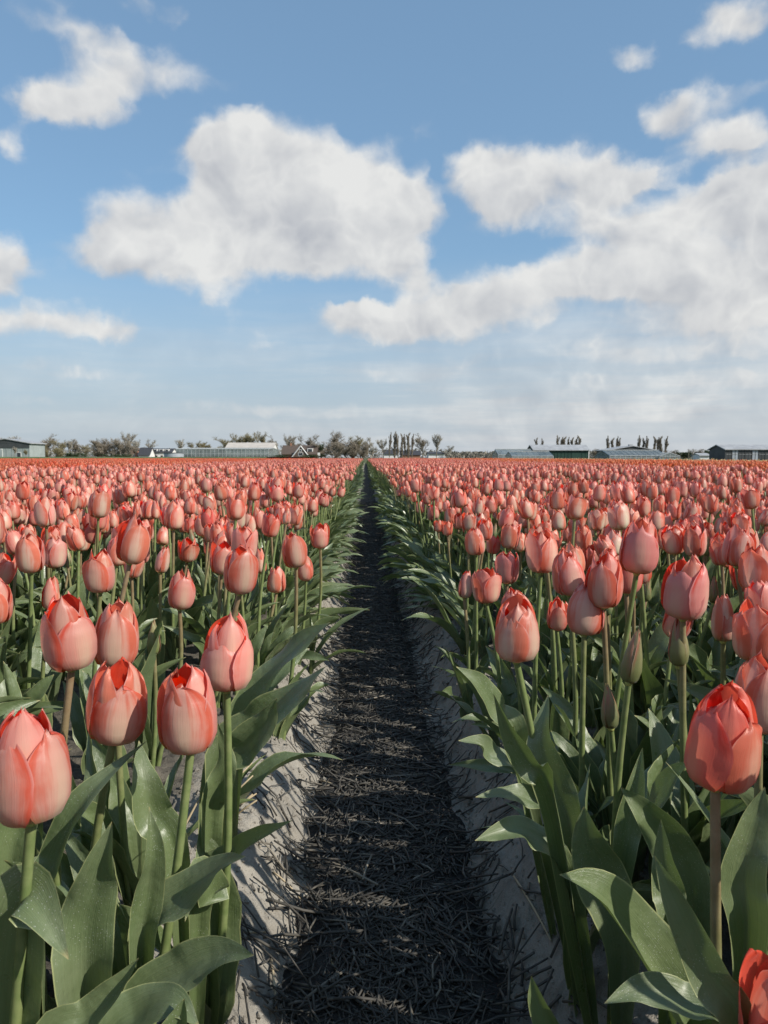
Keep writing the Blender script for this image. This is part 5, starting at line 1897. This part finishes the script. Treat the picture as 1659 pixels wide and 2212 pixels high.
for label, p0, p1, r in (
        ('long pale straw lying across the lower left bank', (432, 2038), (575, 2022), .0024),
        ('pale straw standing on end at the foot of the left bank', (585, 2070), (598, 2190), .0024),
        ('short pale straw sticking from the left bank halfway up', (590, 1890), (650, 1950), .0018),
        ('pale straw on the mulch near the left bank', (690, 1690), (740, 1712), .0020),
        ('pale straw crossing the furrow at mid distance', (770, 1655), (900, 1660), .0016),
        ('curved pale straw near the middle of the furrow', (700, 2050), (742, 2148), .0020),
        ('straw stalk lying along the right bank', (1110, 1900), (1190, 2040), .0020)):
    stalk_thing(label, on_ground(*p0), on_ground(*p1), r)

# clump of dead stalks at the bank
cp = on_ground(455, 1800, 0)
root = empty('dead_stalks', (cp[0] - .01, cp[1], float(ground_z(cp[0], cp[1]))))
tag(root, 'leaning bundle of dead brown stalks beside the broad leaves on the left bank', 'dead stalks')
for i in range(11):
    L = random.uniform(.07, .17)
    dirv = np.array([random.gauss(.45, .22), random.gauss(.25, .25), 1.0]); dirv /= np.linalg.norm(dirv)
    st = np.array([random.gauss(0, .018), random.gauss(0, .018), -.01])
    t = np.linspace(0, 1, 5)[:, None]
    MB().tube(st + dirv * L * t + np.array([.02, 0, -.015]) * t ** 2, np.linspace(.0026, .0014, 5), 6).build('stalk', M_DRY, root, True)

# bits of shell and stone
for label, (vx, vy), r in (('small white shell chip on the lit left bank', (458, 1955), .0045), ('white pebble on the right bank under the leaf tip', (1160, 1810), .005), ('tiny white stone at the foot of the right bank', (1075, 1660), .004)):
    P = on_ground(vx, vy, 0)
    v, f = [], []
    mb = MB()
    n = 7
    ring = np.linspace(0, 6.283, n, endpoint=False)
    prof = [(-.4, .5), (0, 1.0), (.35, .75), (.5, .2)]
    G = np.array([[(r * b_ * math.cos(q) * (1 + .2 * math.sin(q * 2 + 1)), r * b_ * math.sin(q) * .7, r * a_) for q in list(ring) + [0]] for a_, b_ in prof])
    o = mb.grid(G).build('pebble', M_WHITE, None, True)
    o.location = (P[0], P[1], float(ground_z(P[0], P[1])) + r * .3)
    o.rotation_euler = (0, 0, random.uniform(0, 6))
    tag(o, label, 'pebble')


# crumbs of soil lying on the banks
def clods():
    mb = MB()
    g = np.random.default_rng(9)
    N = 6500
    y = .45 + 5.5 * g.random(N) ** 1.7
    x = g.choice((-1, 1), N) * g.uniform(.13, .42, N)
    r = np.minimum(.011, np.exp(g.normal(math.log(.0036), .55, N)))
    z = ground_z(x, y) + r * .25
    base = np.array([(1, 0, 0), (-1, 0, 0), (0, 1, 0), (0, -1, 0), (0, 0, 1), (0, 0, -1)], float)
    V = base[None] * g.uniform(.7, 1.2, (N, 6, 3)) + g.normal(0, .18, (N, 6, 3))
    a = g.uniform(0, 6.28, N)
    ca, sa = np.cos(a)[:, None], np.sin(a)[:, None]
    V = np.stack([V[..., 0] * ca - V[..., 1] * sa, V[..., 0] * sa + V[..., 1] * ca, V[..., 2]], -1)
    V = V * r[:, None, None] + np.stack([x, y, z], -1)[:, None]
    F = np.array([(0, 2, 4), (2, 1, 4), (1, 3, 4), (3, 0, 4), (2, 0, 5), (1, 2, 5), (3, 1, 5), (0, 3, 5)])
    mb.add(V.reshape(-1, 3), (F[None] + 6 * np.arange(N)[:, None, None]).reshape(-1, 3))
    o = mb.build('soil_crumbs', M_SOIL, ground, False)
    o['kind'] = 'stuff'


clods()
